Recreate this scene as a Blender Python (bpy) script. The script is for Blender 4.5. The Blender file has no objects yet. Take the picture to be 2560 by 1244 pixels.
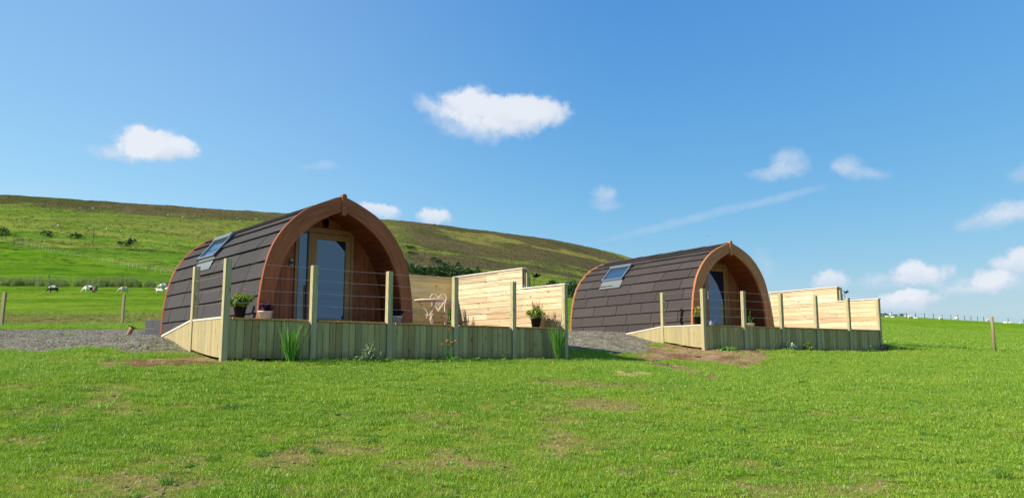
import bpy, bmesh, math, random
import numpy as np
from mathutils import Vector, Matrix
R = math.radians
random.seed(7); rng = np.random.default_rng(11)
scene = bpy.context.scene
COL = scene.collection

# ---------------------------------------------------------------- camera (eye at the origin, looking +Y, pitched up)
FPX = 1928.0; PITCH = R(7.951)
cd = bpy.data.cameras.new('camera'); cam = bpy.data.objects.new('camera', cd); COL.objects.link(cam)
cd.sensor_width = 36; cd.lens = 36*FPX/2560; cd.clip_start = .05; cd.clip_end = 6000
cam.location = (0, 0, 0); cam.rotation_euler = (math.pi/2+PITCH, 0, 0)
scene.camera = cam

# ---------------------------------------------------------------- light
SUN_AZ = R(-116.0); SUN_EL = R(34.5)          # azimuth clockwise from +Y
sdir = Vector((math.sin(SUN_AZ)*math.cos(SUN_EL), math.cos(SUN_AZ)*math.cos(SUN_EL), math.sin(SUN_EL)))
sl = bpy.data.lights.new('sun', 'SUN'); sl.energy = 5.0; sl.angle = R(.53); sl.color = (1, .93, .82)
so = bpy.data.objects.new('sun', sl); COL.objects.link(so)
so.rotation_euler = (-sdir).to_track_quat('-Z', 'Y').to_euler(); so.location = (-30, -15, 40)
scene.view_settings.view_transform = 'Standard'; scene.view_settings.look = 'None'
scene.view_settings.exposure = 0.65; scene.view_settings.gamma = 1

def ray(px, py):
    x = (px-1280)/FPX; y = (622-py)/FPX
    return np.array([x, math.cos(PITCH)-y*math.sin(PITCH), math.sin(PITCH)+y*math.cos(PITCH)])
def project(X, Y, Z):
    d = Y*math.cos(PITCH)+Z*math.sin(PITCH); up = -Y*math.sin(PITCH)+Z*math.cos(PITCH)
    d = np.where(np.abs(d) < 1e-6, 1e-6, d)
    return 1280+FPX*X/d, 622-FPX*up/d

class NT:
    def __init__(s, nt): s.nt = nt; s.n = nt.nodes; s.l = nt.links
    def new(s, t, **kw):
        n = s.n.new(t)
        for k, v in kw.items(): setattr(n, k, v)
        return n
    def link(s, a, b): s.l.new(a, b)
    def val(s, sock, v):
        if hasattr(v, 'is_linked') or isinstance(v, bpy.types.NodeSocket): s.l.new(v, sock)
        else: sock.default_value = v
    def math(s, op, a, b=0.0, c=0.0, clamp=False):
        n = s.new('ShaderNodeMath', operation=op, use_clamp=clamp)
        s.val(n.inputs[0], a); s.val(n.inputs[1], b)
        if op in ('MULTIPLY_ADD', 'SMOOTH_MIN', 'SMOOTH_MAX'): s.val(n.inputs[2], c)
        return n.outputs[0]
    def vmath(s, op, a, b=(0, 0, 0), scale=None):
        n = s.new('ShaderNodeVectorMath', operation=op)
        s.val(n.inputs[0], a)
        if op not in ('NORMALIZE', 'LENGTH', 'SCALE'): s.val(n.inputs[1], b)
        if scale is not None: s.val(n.inputs['Scale'], scale)
        return n.outputs['Value'] if op in ('DOT_PRODUCT', 'LENGTH') else n.outputs[0]
    def noise(s, vec, scale, detail=3, rough=.55, dist=0, col=False, dims='3D'):
        n = s.new('ShaderNodeTexNoise', noise_dimensions=dims)
        if vec is not None: s.l.new(vec, n.inputs['Vector'])
        s.val(n.inputs['Scale'], scale); n.inputs['Detail'].default_value = detail
        n.inputs['Roughness'].default_value = rough; n.inputs['Distortion'].default_value = dist
        return n.outputs['Color' if col else 'Fac']
    def ramp(s, fac, stops, interp='LINEAR'):
        n = s.new('ShaderNodeValToRGB'); s.val(n.inputs[0], fac); e = n.color_ramp.elements
        n.color_ramp.interpolation = interp
        while len(e) < len(stops): e.new(.5)
        for i, (p, c) in enumerate(stops):
            e[i].position = p
            e[i].color = (c, c, c, 1) if isinstance(c, (int, float)) else (*c, 1)
        return n.outputs[0]
    def mix(s, fac, a, b, mode='MIX'):
        n = s.new('ShaderNodeMix', data_type='RGBA', blend_type=mode)
        s.val(n.inputs[0], fac)
        for k, v in ((6, a), (7, b)):
            if isinstance(v, (tuple, list)) and len(v) == 3: v = (*v, 1)
            s.val(n.inputs[k], v)
        return n.outputs[2]
    def maprange(s, v, a, b, c=0.0, d=1.0, smooth=False):
        n = s.new('ShaderNodeMapRange', interpolation_type='SMOOTHSTEP' if smooth else 'LINEAR')
        s.val(n.inputs[0], v)
        for i, q in enumerate((a, b, c, d)): s.val(n.inputs[i+1], q)
        return n.outputs[0]

# ---------------------------------------------------------------- sky with clouds laid out by world direction
world = bpy.data.worlds.new('World'); scene.world = world; world.use_nodes = True
W = NT(world.node_tree)
for n in list(W.n): W.n.remove(n)
wout = W.new('ShaderNodeOutputWorld'); bg = W.new('ShaderNodeBackground')
sky = W.new('ShaderNodeTexSky', sky_type='NISHITA'); sky.sun_disc = False
sky.sun_elevation = SUN_EL; sky.sun_rotation = -SUN_AZ
sky.altitude = 0; sky.air_density = 1.3; sky.dust_density = .3; sky.ozone_density = 8
SKY = .13; EXPK = 2**-.65*.98
tc = W.new('ShaderNodeTexCoord'); D0 = tc.outputs['Generated']
nz1 = W.vmath('SUBTRACT', W.noise(D0, 26, 5, .6, col=True), (.5, .5, .5))
nz2 = W.vmath('SUBTRACT', W.noise(D0, 75, 4, .6, col=True), (.5, .5, .5))
Dw = W.vmath('ADD', W.vmath('ADD', D0, W.vmath('SCALE', nz1, scale=.021)), W.vmath('SCALE', nz2, scale=.009))
Ds = W.vmath('ADD', D0, W.vmath('SCALE', nz1, scale=.005))
fluff = W.noise(D0, 60, 6, .62)
CL = [  # px, py, half width, half height, density, tilt
 (1175, 262, 88, 46, 1.0, 0), (1262, 288, 120, 52, 1.0, 0), (1352, 282, 78, 42, .95, .12), (1200, 325, 110, 30, .7, 0),
 (1076, 268, 50, 24, .75, .5), (1222, 352, 40, 16, .35, 0), (1120, 300, 60, 22, .5, 0),
 (350, 352, 46, 34, 1.0, 0), (405, 368, 80, 30, 1.0, 0), (305, 380, 64, 18, .75, 0), (436, 352, 42, 20, .75, .3),
 (805, 414, 52, 12, .33, 0), (948, 526, 56, 22, .85, .2), (1088, 540, 48, 24, .9, 0), (1512, 482, 38, 22, .6, 0),
 (1518, 512, 44, 18, .4, 0), (1972, 402, 46, 30, .55, 0), (1945, 432, 74, 20, .55, 0), (2112, 412, 34, 20, .5, 0),
 (2145, 430, 60, 18, .5, .2), (2468, 552, 60, 22, .6, -.1), (2530, 528, 62, 26, .7, 0), (2555, 655, 48, 28, .9, 0),
 (2448, 712, 76, 20, .6, 0), (2476, 700, 36, 24, .88, 0), (2298, 684, 56, 26, .95, 0), (2205, 702, 60, 14, .4, 0),
 (2262, 748, 66, 22, .9, 0), (2262, 736, 26, 16, .9, 0), (2190, 690, 26, 10, .35, 0), (2395, 726, 40, 12, .45, 0), (2120, 745, 46, 10, .25, 0), (2074, 700, 46, 24, .82, 0), (1912, 660, 22, 50, .28, -.3),
 (2556, 432, 26, 18, .4, 0), (1760, 540, 285, 13, .30, -.205), (1950, 496, 90, 12, .16, -.2), (2540, 700, 60, 12, .3, 0),
 (20, 470, 240, 26, .12, 0), (2330, 780, 300, 16, .14, 0)]
mask = None; shade = None
for (px, py, a, b, dn, tilt) in CL:
    c = Vector(ray(px, py)).normalized()
    right = c.cross(Vector((0, 0, 1))).normalized(); up = right.cross(c).normalized()
    if tilt:
        r2 = right*math.cos(tilt)-up*math.sin(tilt); u2 = right*math.sin(tilt)+up*math.cos(tilt); right, up = r2, u2
    k = FPX/max(1., 1/c.dot(Vector((0, math.cos(PITCH), math.sin(PITCH)))))
    DD = Dw if a < 200 and dn > .3 else Ds
    A = W.vmath('DOT_PRODUCT', DD, tuple(right*(k/a))); B = W.vmath('DOT_PRODUCT', DD, tuple(up*(k/b)))
    # flatter underside
    Bn = W.math('MULTIPLY', B, 1.0)
    r2_ = W.math('ADD', W.math('POWER', A, 2.0), W.math('POWER', Bn, 2.0))
    hi = 1.22 if dn > .8 else 1.3; lo = .25 if dn > .8 else -.45
    m = W.maprange(W.math('ADD', r2_, W.math('MULTIPLY', W.math('SUBTRACT', fluff, .5), -1.5)), hi, lo, 0.0, dn, True)
    front = W.math('GREATER_THAN', W.vmath('DOT_PRODUCT', D0, tuple(c)), .5)
    m = W.math('MULTIPLY', m, front)
    sh = W.maprange(B, -1.1, .5, 0.0, 1.0, True)
    if mask is None: mask, shade = m, W.math('MULTIPLY', m, sh)
    else:
        mask = W.math('SUBTRACT', W.math('ADD', mask, m), W.math('MULTIPLY', mask, m))
        shade = W.math('ADD', shade, W.math('MULTIPLY', m, sh))
# scattered cumulus on the side of the sky behind the camera (seen in the window glass)
back = W.maprange(W.vmath('DOT_PRODUCT', D0, (0, -1, 0)), .05, .3, 0, 1, True)
bn = W.noise(W.vmath('MULTIPLY', D0, (1, 1, 2.4)), 3.2, 6, .6)
bm_ = W.math('MULTIPLY', W.maprange(bn, .60, .8, 0, .35, True), back)
mask = W.math('MAXIMUM', mask, bm_)
shn = W.maprange(shade, 0.0, .9, 0, 1)
sp = W.new('ShaderNodeSeparateColor'); W.link(sky.outputs[0], sp.inputs[0]); cb = W.new('ShaderNodeCombineColor')
for ch, (k_, p_) in enumerate(((1.97, 1.25), (1.345, .85), (1.085, .42))):   # tone of this camera's blue
    v_ = W.math('MULTIPLY', W.math('POWER', W.math('MULTIPLY', sp.outputs[ch], .1), p_), k_)
    W.link(W.math('MULTIPLY', W.math('SMOOTH_MIN', v_, (.50, .74, .97)[ch], .12), EXPK/SKY), cb.inputs[ch])
glow = W.maprange(W.vmath('DOT_PRODUCT', D0, (-.80, .55, .25)), .45, 1.0, 0, 1, True)
csky = W.mix(W.math('MULTIPLY', glow, .24), cb.outputs[0], (3.05, 4.05, 5.2))
ccol = W.mix(shn, (2.9, 3.4, 4.15), (4.15, 4.3, 4.6))
wc = W.mix(W.math('MULTIPLY', mask, .93), csky, ccol)
W.link(wc, bg.inputs[0]); bg.inputs[1].default_value = SKY
W.link(bg.outputs[0], wout.inputs[0])
world.cycles.sampling_method = 'MANUAL'; world.cycles.sample_map_resolution = 1024

# ---------------------------------------------------------------- tagging and mesh helpers
def tag(o, label=None, cat=None, group=None, kind=None):
    if label: o['label'] = label
    if cat: o['category'] = cat
    if group: o['group'] = group
    if kind: o['kind'] = kind
    return o
def empty(name, loc, rz=0, label=None, cat=None, group=None):
    o = bpy.data.objects.new(name, None); COL.objects.link(o); o.location = loc; o.rotation_euler = (0, 0, rz)
    o.empty_display_size = .2
    return tag(o, label, cat, group)
def copy_tree(o, parent=None):
    c = o.copy(); COL.objects.link(c)
    if parent is not None:
        c.parent = parent; c.matrix_parent_inverse = o.matrix_parent_inverse.copy()
    for k in [q for q in bpy.data.objects if q.parent == o]: copy_tree(k, c)
    return c

class MB:
    def __init__(s): s.v = []; s.f = []
    def raw(s, vs, fs):
        b = len(s.v); s.v += [tuple(map(float, q)) for q in vs]; s.f += [tuple(b+i for i in f) for f in fs]; return s
    def box(s, x0, x1, y0, y1, z0, z1, M=None, ch=0):
        if ch:
            # chamfered box: 24 verts via bmesh-free construction
            vs = []; idx = {}
            X = (x0, x1); Y = (y0, y1); Z = (z0, z1); sg = (1, -1)
            for i in (0, 1):
                for j in (0, 1):
                    for k in (0, 1):
                        for ax in range(3):
                            p = [X[i]+sg[i]*ch, Y[j]+sg[j]*ch, Z[k]+sg[k]*ch]
                            p[ax] = (X[i], Y[j], Z[k])[ax]
                            idx[(i, j, k, ax)] = len(vs); vs.append(p)
            fs = []
            for ax in range(3):
                o1, o2 = [q for q in range(3) if q != ax]
                for e in (0, 1):
                    cyc = [(0, 0), (1, 0), (1, 1), (0, 1)]; f = []
                    for (a, b) in cyc:
                        t = [0, 0, 0]; t[ax] = e; t[o1] = a; t[o2] = b; f.append(idx[(*t, ax)])
                    flip = (e == 0) ^ (ax == 1)
                    fs.append(f[::-1] if flip else f)
            # edges
            for ax in range(3):
                o1, o2 = [q for q in range(3) if q != ax]
                for a in (0, 1):
                    for b in (0, 1):
                        t0 = [0, 0, 0]; t0[o1] = a; t0[o2] = b; t1 = list(t0); t1[ax] = 1
                        f = [idx[(*t0, o1)], idx[(*t1, o1)], idx[(*t1, o2)], idx[(*t0, o2)]]
                        fs.append(f)
            for i in (0, 1):
                for j in (0, 1):
                    for k in (0, 1): fs.append([idx[(i, j, k, q)] for q in range(3)])
        else:
            vs = [(x, y, z) for z in (z0, z1) for y in (y0, y1) for x in (x0, x1)]
            fs = [(0, 2, 3, 1), (4, 5, 7, 6), (0, 1, 5, 4), (2, 6, 7, 3), (0, 4, 6, 2), (1, 3, 7, 5)]
        if M is not None: vs = [M @ Vector(q) for q in vs]
        return s.raw(vs, fs)
    def tube(s, pts, rad, n=6, closed=False, caps=True):
        pts = [Vector(p) for p in pts]; m = len(pts)
        if isinstance(rad, (int, float)): rad = [rad]*m
        vs = []; fs = []; prev = None
        for i, p in enumerate(pts):
            if closed: t = (pts[(i+1) % m]-pts[i-1])
            else: t = (pts[min(i+1, m-1)]-pts[max(i-1, 0)])
            t = t.normalized() if t.length > 1e-9 else Vector((0, 0, 1))
            if prev is None:
                a = Vector((0, 0, 1)) if abs(t.z) < .9 else Vector((1, 0, 0))
                x = t.cross(a).normalized()
            else:
                x = (prev-t*prev.dot(t)); x = x.normalized() if x.length > 1e-6 else t.orthogonal().normalized()
            prev = x; y = t.cross(x)
            for k in range(n):
                an = 2*math.pi*k/n; vs.append(p+(x*math.cos(an)+y*math.sin(an))*rad[i])
        L = m if closed else m-1
        for i in range(L):
            for k in range(n):
                a = i*n+k; b = i*n+(k+1) % n; c = ((i+1) % m)*n+(k+1) % n; d = ((i+1) % m)*n+k
                fs.append((a, b, c, d))
        if caps and not closed: fs += [tuple(range(n))[::-1], tuple((m-1)*n+k for k in range(n))]
        return s.raw(vs, fs)
    def lathe(s, prof, n=20, c=(0, 0, 0), M=None):
        vs = []; fs = []
        for (r, z) in prof:
            for k in range(n):
                an = 2*math.pi*k/n; vs.append(Vector((c[0]+r*math.cos(an), c[1]+r*math.sin(an), c[2]+z)))
        if M is not None: vs = [M @ q for q in vs]
        for i in range(len(prof)-1):
            for k in range(n):
                fs.append((i*n+k, i*n+(k+1) % n, (i+1)*n+(k+1) % n, (i+1)*n+k))
        return s.raw(vs, fs)
    def prism(s, poly, y0, y1):  # poly in x,z, extruded along y
        n = len(poly)
        vs = [(x, y0, z) for x, z in poly]+[(x, y1, z) for x, z in poly]
        fs = [tuple(range(n)), tuple(range(n, 2*n))[::-1]]+[(i, n+i, n+(i+1) % n, (i+1) % n) for i in range(n)]
        return s.raw(vs, fs)
    def build(s, name, mat, parent=None, smooth=False, mods=None):
        me = bpy.data.meshes.new(name); me.from_pydata(s.v, [], s.f); me.update()
        bm = bmesh.new(); bm.from_mesh(me); bmesh.ops.recalc_face_normals(bm, faces=bm.faces); bm.to_mesh(me); bm.free()
        if smooth: me.polygons.foreach_set('use_smooth', [True]*len(me.polygons))
        me.materials.append(mat)
        o = bpy.data.objects.new(name, me); COL.objects.link(o)
        if parent is not None: o.parent = parent
        return o

def np_mesh(name, V, F, mat, smooth=True):
    me = bpy.data.meshes.new(name); n = len(V); m = len(F); k = F.shape[1]
    me.vertices.add(n); me.vertices.foreach_set('co', V.astype(np.float32).ravel())
    me.loops.add(m*k); me.loops.foreach_set('vertex_index', F.astype(np.int32).ravel())
    me.polygons.add(m); me.polygons.foreach_set('loop_start', np.arange(0, m*k, k, dtype=np.int32))
    me.update(calc_edges=True); me.validate()
    if smooth: me.polygons.foreach_set('use_smooth', np.ones(m, bool))
    me.materials.append(mat)
    return me

# ---------------------------------------------------------------- materials
def new_mat(name):
    m = bpy.data.materials.new(name); m.use_nodes = True; T = NT(m.node_tree)
    for n in list(T.n): T.n.remove(n)
    out = T.new('ShaderNodeOutputMaterial'); p = T.new('ShaderNodeBsdfPrincipled'); T.link(p.outputs[0], out.inputs[0])
    return m, T, p, out
def bump(T, p, h, strength=.3, dist=.01):
    b = T.new('ShaderNodeBump'); b.inputs['Strength'].default_value = strength; b.inputs['Distance'].default_value = dist
    T.val(b.inputs['Height'], h); T.link(b.outputs[0], p.inputs['Normal'])
def wood(name, light, dark, axis, knots=.5, rough=.75, grain=.25, vary=.3, tint=None, groove=0, mud=0, arc=False):
    """axis = object axis the grain runs along"""
    m, T, p, out = new_mat(name)
    tcn = T.new('ShaderNodeTexCoord'); geo = T.new('ShaderNodeNewGeometry'); isl = geo.outputs['Random Per Island']
    ocoord = tcn.outputs['Object']
    if arc:
        sa = T.new('ShaderNodeSeparateXYZ'); T.link(ocoord, sa.inputs[0]); zc = T.math('SUBTRACT', sa.outputs[2], .75)
        rr_n = T.math('SQRT', T.math('ADD', T.math('POWER', sa.outputs[0], 2.0), T.math('POWER', zc, 2.0))); an_n = T.math('MULTIPLY', T.math('ARCTAN2', sa.outputs[0], zc), 1.5)
        ca = T.new('ShaderNodeCombineXYZ'); T.link(rr_n, ca.inputs[0]); T.link(sa.outputs[1], ca.inputs[1]); T.link(an_n, ca.inputs[2]); ocoord = ca.outputs[0]
    off = T.vmath('SCALE', T.vmath('ADD', (13.1, 7.7, 21.3), (0, 0, 0)), scale=T.math('MULTIPLY', isl, 37.0))
    co = T.vmath('ADD', ocoord, off)
    sc = [26, 26, 26]; sc[axis] = 1.3
    g = T.noise(T.vmath('MULTIPLY', co, tuple(sc)), 1.0, 5, .6, .6)
    sk = [7.5, 7.5, 7.5]; sk[axis] = 2.7
    vor = T.new('ShaderNodeTexVoronoi'); T.link(T.vmath('MULTIPLY', co, tuple(sk)), vor.inputs['Vector']); vor.inputs['Scale'].default_value = 1
    kn = T.maprange(vor.outputs['Distance'], .06, .17, 1, 0, True)
    big = T.noise(co, 2.2, 3)
    base = T.mix(T.maprange(g, .35, .7), light, dark)
    v = T.math('ADD', T.math('MULTIPLY', T.math('SUBTRACT', isl, .5), vary*2), T.math('MULTIPLY', T.math('SUBTRACT', big, .5), .5))
    base = T.mix(T.maprange(v, -.5, .5), T.mix(1.0, base, (.72, .70, .70), 'MULTIPLY'), T.mix(1.0, base, (1.15, 1.15, 1.15), 'MULTIPLY'))
    if tint is not None:
        wn = T.new('ShaderNodeTexWhiteNoise', noise_dimensions='1D'); T.val(wn.inputs['W'], T.math('MULTIPLY', isl, 91.7))
        base = T.mix(T.maprange(wn.outputs['Value'], .2, 1.0, 0, 1), base, T.mix(1.0, base, tint, 'MULTIPLY'))
    base = T.mix(T.math('MULTIPLY', kn, knots), base, (dark[0]*.32, dark[1]*.26, dark[2]*.22))
    T.link(base, p.inputs['Base Color']); p.inputs['Roughness'].default_value = rough
    p.inputs['Specular IOR Level'].default_value = .3
    h = g
    if groove:
        sep = T.new('ShaderNodeSeparateXYZ'); T.link(tcn.outputs['Object'], sep.inputs[0])
        ax = 0 if groove > 0 else 1
        w = T.math('SINE', T.math('MULTIPLY', sep.outputs[ax], 2*math.pi/.0155))
        h = T.math('ADD', g, T.math('MULTIPLY', w, .25))
        base2 = T.mix(T.maprange(w, -1, -.2, .22, 0), base, (dark[0]*.4, dark[1]*.4, dark[2]*.4))
        T.link(base2, p.inputs['Base Color'])
    if mud:
        sp_ = T.new('ShaderNodeSeparateXYZ'); T.link(tcn.outputs['Object'], sp_.inputs[0])
        mn_ = T.noise(T.vmath('MULTIPLY', tcn.outputs['Object'], (5, 5, 2)), 1.0, 5, .7)
        mf = T.maprange(T.math('ADD', sp_.outputs[2], T.math('MULTIPLY', mn_, -.30)), -.66, -.80, 0, .55)
        src = p.inputs['Base Color'].links[0].from_socket; T.link(T.mix(mf, src, (.12, .085, .05)), p.inputs['Base Color'])
    bump(T, p, h, grain, .004)
    return m
def plain(name, col, rough=.5, metal=0, spec=.5, var=.12, nscale=12, bmp=.1):
    m, T, p, out = new_mat(name)
    tcn = T.new('ShaderNodeTexCoord'); n = T.noise(tcn.outputs['Object'], nscale, 4)
    c = T.mix(n, tuple(q*(1-var) for q in col), tuple(min(1, q*(1+var)) for q in col))
    T.link(c, p.inputs['Base Color']); p.inputs['Roughness'].default_value = rough; p.inputs['Metallic'].default_value = metal
    p.inputs['Specular IOR Level'].default_value = spec
    if bmp: bump(T, p, n, bmp, .003)
    return m
def leafmat(name, c1, c2, trans=.35, var=.5, rough=.55, scale=3.0, world_noise=True):
    m, T, p, out = new_mat(name)
    geo = T.new('ShaderNodeNewGeometry'); isl = geo.outputs['Random Per Island']
    n = T.noise(geo.outputs['Position'], scale, 3)
    f = T.math('ADD', T.math('MULTIPLY', isl, var), T.math('MULTIPLY', n, 1-var))
    c = T.mix(T.maprange(f, .25, .75), c1, c2)
    T.link(c, p.inputs['Base Color']); p.inputs['Roughness'].default_value = rough; p.inputs['Specular IOR Level'].default_value = .35
    tr = T.new('ShaderNodeBsdfTranslucent'); T.link(T.mix(1.0, c, (1.1, 1.25, .55), 'MULTIPLY'), tr.inputs[0])
    mx = T.new('ShaderNodeMixShader'); mx.inputs[0].default_value = trans
    T.link(p.outputs[0], mx.inputs[1]); T.link(tr.outputs[0], mx.inputs[2]); T.link(mx.outputs[0], out.inputs[0])
    return m
M = {}
M['fence'] = wood('pine_fence_boards', (.67, .565, .37), (.45, .34, .19), 1, .9, .7, .25, .65, tint=(1.02, .92, .78))
M['fence_x'] = wood('pine_back_boards', (.84, .63, .30), (.64, .45, .19), 0, .85, .7, .25, .5, tint=(1.0, .92, .80))  # same pine as the end fence, colour lightened for bounced light in shade
M['cap'] = wood('pale_cap_rail', (.688, .640, .528), (.560, .480, .336), 1, .2, .65, .15, .1)
M['skirt'] = wood('treated_deck_boards', (.475, .42, .19), (.28, .25, .11), 2, .9, .8, .5, .6, tint=(1.08, .90, .76), groove=1, mud=1)
M['skirt_side'] = wood('treated_side_boards', (.400, .348, .188), (.288, .240, .116), 2, .5, .8, .3, .2, tint=(1.02, .95, .85))
M['post'] = wood('treated_posts', (.46, .40, .22), (.31, .265, .13), 2, .6, .75, .12, .15)
M['decking'] = wood('orange_decking', (.58, .30, .12), (.42, .19, .065), 1, .2, .6, .3, .3)
M['arch'] = wood('stained_arch_timber', (.38, .105, .030), (.18, .043, .012), 2, .3, .5, .25, .05, arc=True)
M['arch2'] = wood('amber_arch_timber', (.50, .20, .066), (.31, .108, .033), 2, .3, .5, .25, .05, arc=True)
M['clad'] = wood('stained_cladding', (.36, .098, .034), (.18, .044, .016), 2, .85, .5, .25, .4)
M['clad2'] = wood('amber_cladding', (0.373, 0.130, 0.044), (0.248, 0.078, 0.026), 2, .8, .5, .25, .3)
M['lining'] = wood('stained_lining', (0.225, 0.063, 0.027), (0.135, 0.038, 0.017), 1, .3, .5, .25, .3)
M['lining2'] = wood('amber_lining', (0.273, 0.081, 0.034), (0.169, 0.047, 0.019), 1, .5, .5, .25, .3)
M['dframe'] = wood('oak_door_frame', (0.338, 0.169, 0.062), (0.237, 0.112, 0.041), 2, .1, .45, .15, .05)
M['dframe2'] = wood('amber_door_frame', (.360, .180, .068), (.270, .126, .045), 2, .1, .45, .15, .05)
M['steel'] = plain('stainless_wire', (.62, .62, .60), .3, .9, bmp=0)
M['black'] = plain('black_plastic', (.010, .012, .013), .7, spec=.08)
M['whitepot'] = plain('white_glaze', (.42, .45, .46), .4)
M['cream'] = plain('cream_painted_iron', (.68, .54, .42), .5, var=.15)
M['cream2'] = plain('white_painted_iron', (.608, .528, .464), .5, var=.15)
M['greyalu'] = plain('grey_aluminium', (.20, .225, .235), .4, .5, bmp=0)
M['flash'] = plain('lead_flashing', (0.170, 0.190, 0.180), .5, .3, bmp=.2)
M['darkalu'] = plain('dark_aluminium', (.035, .04, .055), .4, .3, bmp=0)
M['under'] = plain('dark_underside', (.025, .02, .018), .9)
M['terracotta'] = plain('terracotta_pipe', (.440, .224, .136), .7)
M['soil'] = plain('soil_clod', (.13, .075, .04), .95, nscale=30, bmp=.8)
M['wool_w'] = plain('white_wool', (.624, .576, .496), .95, nscale=40, bmp=.9)
M['wool_c'] = plain('cream_wool', (.480, .400, .288), .95, nscale=40, bmp=.9)
M['wool_b'] = plain('brown_wool', (.20, .13, .08), .95, nscale=40, bmp=.9)
M['darkface'] = plain('dark_face', (.02, .018, .016), .8)
M['bark'] = plain('bark', (.10, .07, .05), .95, nscale=20, bmp=.8)
M['fencepost'] = wood('fence_stake', (.384, .304, .176), (.224, .160, .088), 2, .3, .85, .4, .2)
M['paleposts'] = plain('pale_stake', (.34, .32, .25), .9)
M['darkposts'] = plain('dark_stake', (.07, .065, .06), .9)
M['wire'] = plain('dull_wire', (.22, .23, .24), .6, .5, bmp=0)
def glassmat(name, base, rough, ior):
    m, T, p, out = new_mat(name)
    p.inputs['Base Color'].default_value = (*base, 1); p.inputs['Roughness'].default_value = rough
    p.inputs['IOR'].default_value = ior; p.inputs['Specular Tint'].default_value = (.66, .83, 1, 1)
    tcn = T.new('ShaderNodeTexCoord'); bump(T, p, T.noise(tcn.outputs['Object'], 1.6, 1), .12, .01)
    return m
M['glass'] = glassmat('window_glass', (.004, .014, .038), .015, 2.1)
M['skyglass'] = glassmat('skylight_glass', (.02, .05, .09), .03, 2.3)
# sheep fleece with dark belly
def beltmat():
    m, T, p, out = new_mat('grey_back_dark_belly')
    tcn = T.new('ShaderNodeTexCoord'); s = T.new('ShaderNodeSeparateXYZ'); T.link(tcn.outputs['Object'], s.inputs[0])
    n = T.noise(tcn.outputs['Object'], 5, 3)
    f = T.maprange(T.math('ADD', s.outputs[2], T.math('MULTIPLY', T.math('SUBTRACT', n, .5), .25)), .52, .60, 0, 1, True)
    T.link(T.mix(f, (.018, .017, .018), (.42, .38, .32)), p.inputs['Base Color']); p.inputs['Roughness'].default_value = .95
    return m
M['belt'] = beltmat()
def patchmat():
    m, T, p, out = new_mat('white_black_patched')
    tcn = T.new('ShaderNodeTexCoord'); s = T.new('ShaderNodeSeparateXYZ'); T.link(tcn.outputs['Object'], s.inputs[0])
    f = T.math('MULTIPLY', T.math('LESS_THAN', s.outputs[0], -.12), T.math('LESS_THAN', s.outputs[2], .62))
    T.link(T.mix(f, (.75, .70, .60), (.03, .025, .025)), p.inputs['Base Color']); p.inputs['Roughness'].default_value = .95
    return m
M['patch'] = patchmat()
def shinglemat(name, c1, c2):
    m, T, p, out = new_mat(name)
    tcn = T.new('ShaderNodeTexCoord'); geo = T.new('ShaderNodeNewGeometry'); isl = geo.outputs['Random Per Island']
    co = tcn.outputs['Object']
    fine = T.noise(co, 160, 3, .7); mid = T.noise(T.vmath('MULTIPLY', co, (1, 1, 1)), 7, 4)
    streak = T.noise(T.vmath('MULTIPLY', co, (2.2, 28, 2.2)), 1, 3)
    c = T.mix(T.maprange(fine, .3, .7), c1, c2)
    c = T.mix(T.maprange(isl, 0, 1, .0, .6), c, T.mix(1.0, c, (.62, .61, .62), 'MULTIPLY'))
    c = T.mix(T.maprange(mid, .35, .7, 0, .35), c, T.mix(1.0, c, (1.3, 1.25, 1.2), 'MULTIPLY'))
    c = T.mix(T.maprange(streak, .5, .75, 0, .3), c, T.mix(1.0, c, (.6, .58, .56), 'MULTIPLY'))
    T.link(c, p.inputs['Base Color']); p.inputs['Roughness'].default_value = .85; p.inputs['Specular IOR Level'].default_value = .25
    h = T.math('ADD', T.math('MULTIPLY', streak, 2.2), fine)
    bump(T, p, h, .45, .006)
    return m
M['shingle'] = shinglemat('sky_greyed_shingle', (.034, .030, .0285), (.068, .061, .058))  # nearer roof: grazing sky sheen put into the colour as a greyer tone
M['shingle2'] = shinglemat('brown_shingle', (.039, .031, .0275), (.074, .061, .055))
def blockmat():
    m, T, p, out = new_mat('concrete_block')
    tcn = T.new('ShaderNodeTexCoord'); geo = T.new('ShaderNodeNewGeometry')
    n = T.noise(tcn.outputs['Object'], 40, 5, .7)
    c = T.mix(T.math('ADD', T.math('MULTIPLY', n, .6), T.math('MULTIPLY', geo.outputs['Random Per Island'], .4)), (.07, .07, .075), (.17, .165, .16))
    T.link(c, p.inputs['Base Color']); p.inputs['Roughness'].default_value = .95; bump(T, p, n, .7, .006)
    return m
M['block'] = blockmat()

# ---------------------------------------------------------------- noise in numpy
def vnoise(x, y, seed=0):
    xi = np.floor(x).astype(np.int64); yi = np.floor(y).astype(np.int64); fx = x-xi; fy = y-yi
    fx = fx*fx*(3-2*fx); fy = fy*fy*(3-2*fy)
    def h(a, b):
        n = (a*374761393+b*668265263+seed*2147483647) & 0xffffffff
        n = ((n ^ (n >> 13))*1274126177) & 0xffffffff
        return ((n ^ (n >> 16)) & 0xffff)/65535.0
    return (h(xi, yi)*(1-fx)+h(xi+1, yi)*fx)*(1-fy)+(h(xi, yi+1)*(1-fx)+h(xi+1, yi+1)*fx)*fy
def fbm(x, y, oct=4, seed=0, gain=.5):
    s = 0; a = 1; t = 0
    for i in range(oct):
        s = s+a*vnoise(x*2**i+17.3*i, y*2**i-9.1*i, seed+i); t += a; a *= gain
    return s/t
def smooth(a, b, x):
    t = np.clip((x-a)/(b-a), 0, 1); return t*t*(3-2*t)

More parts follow.
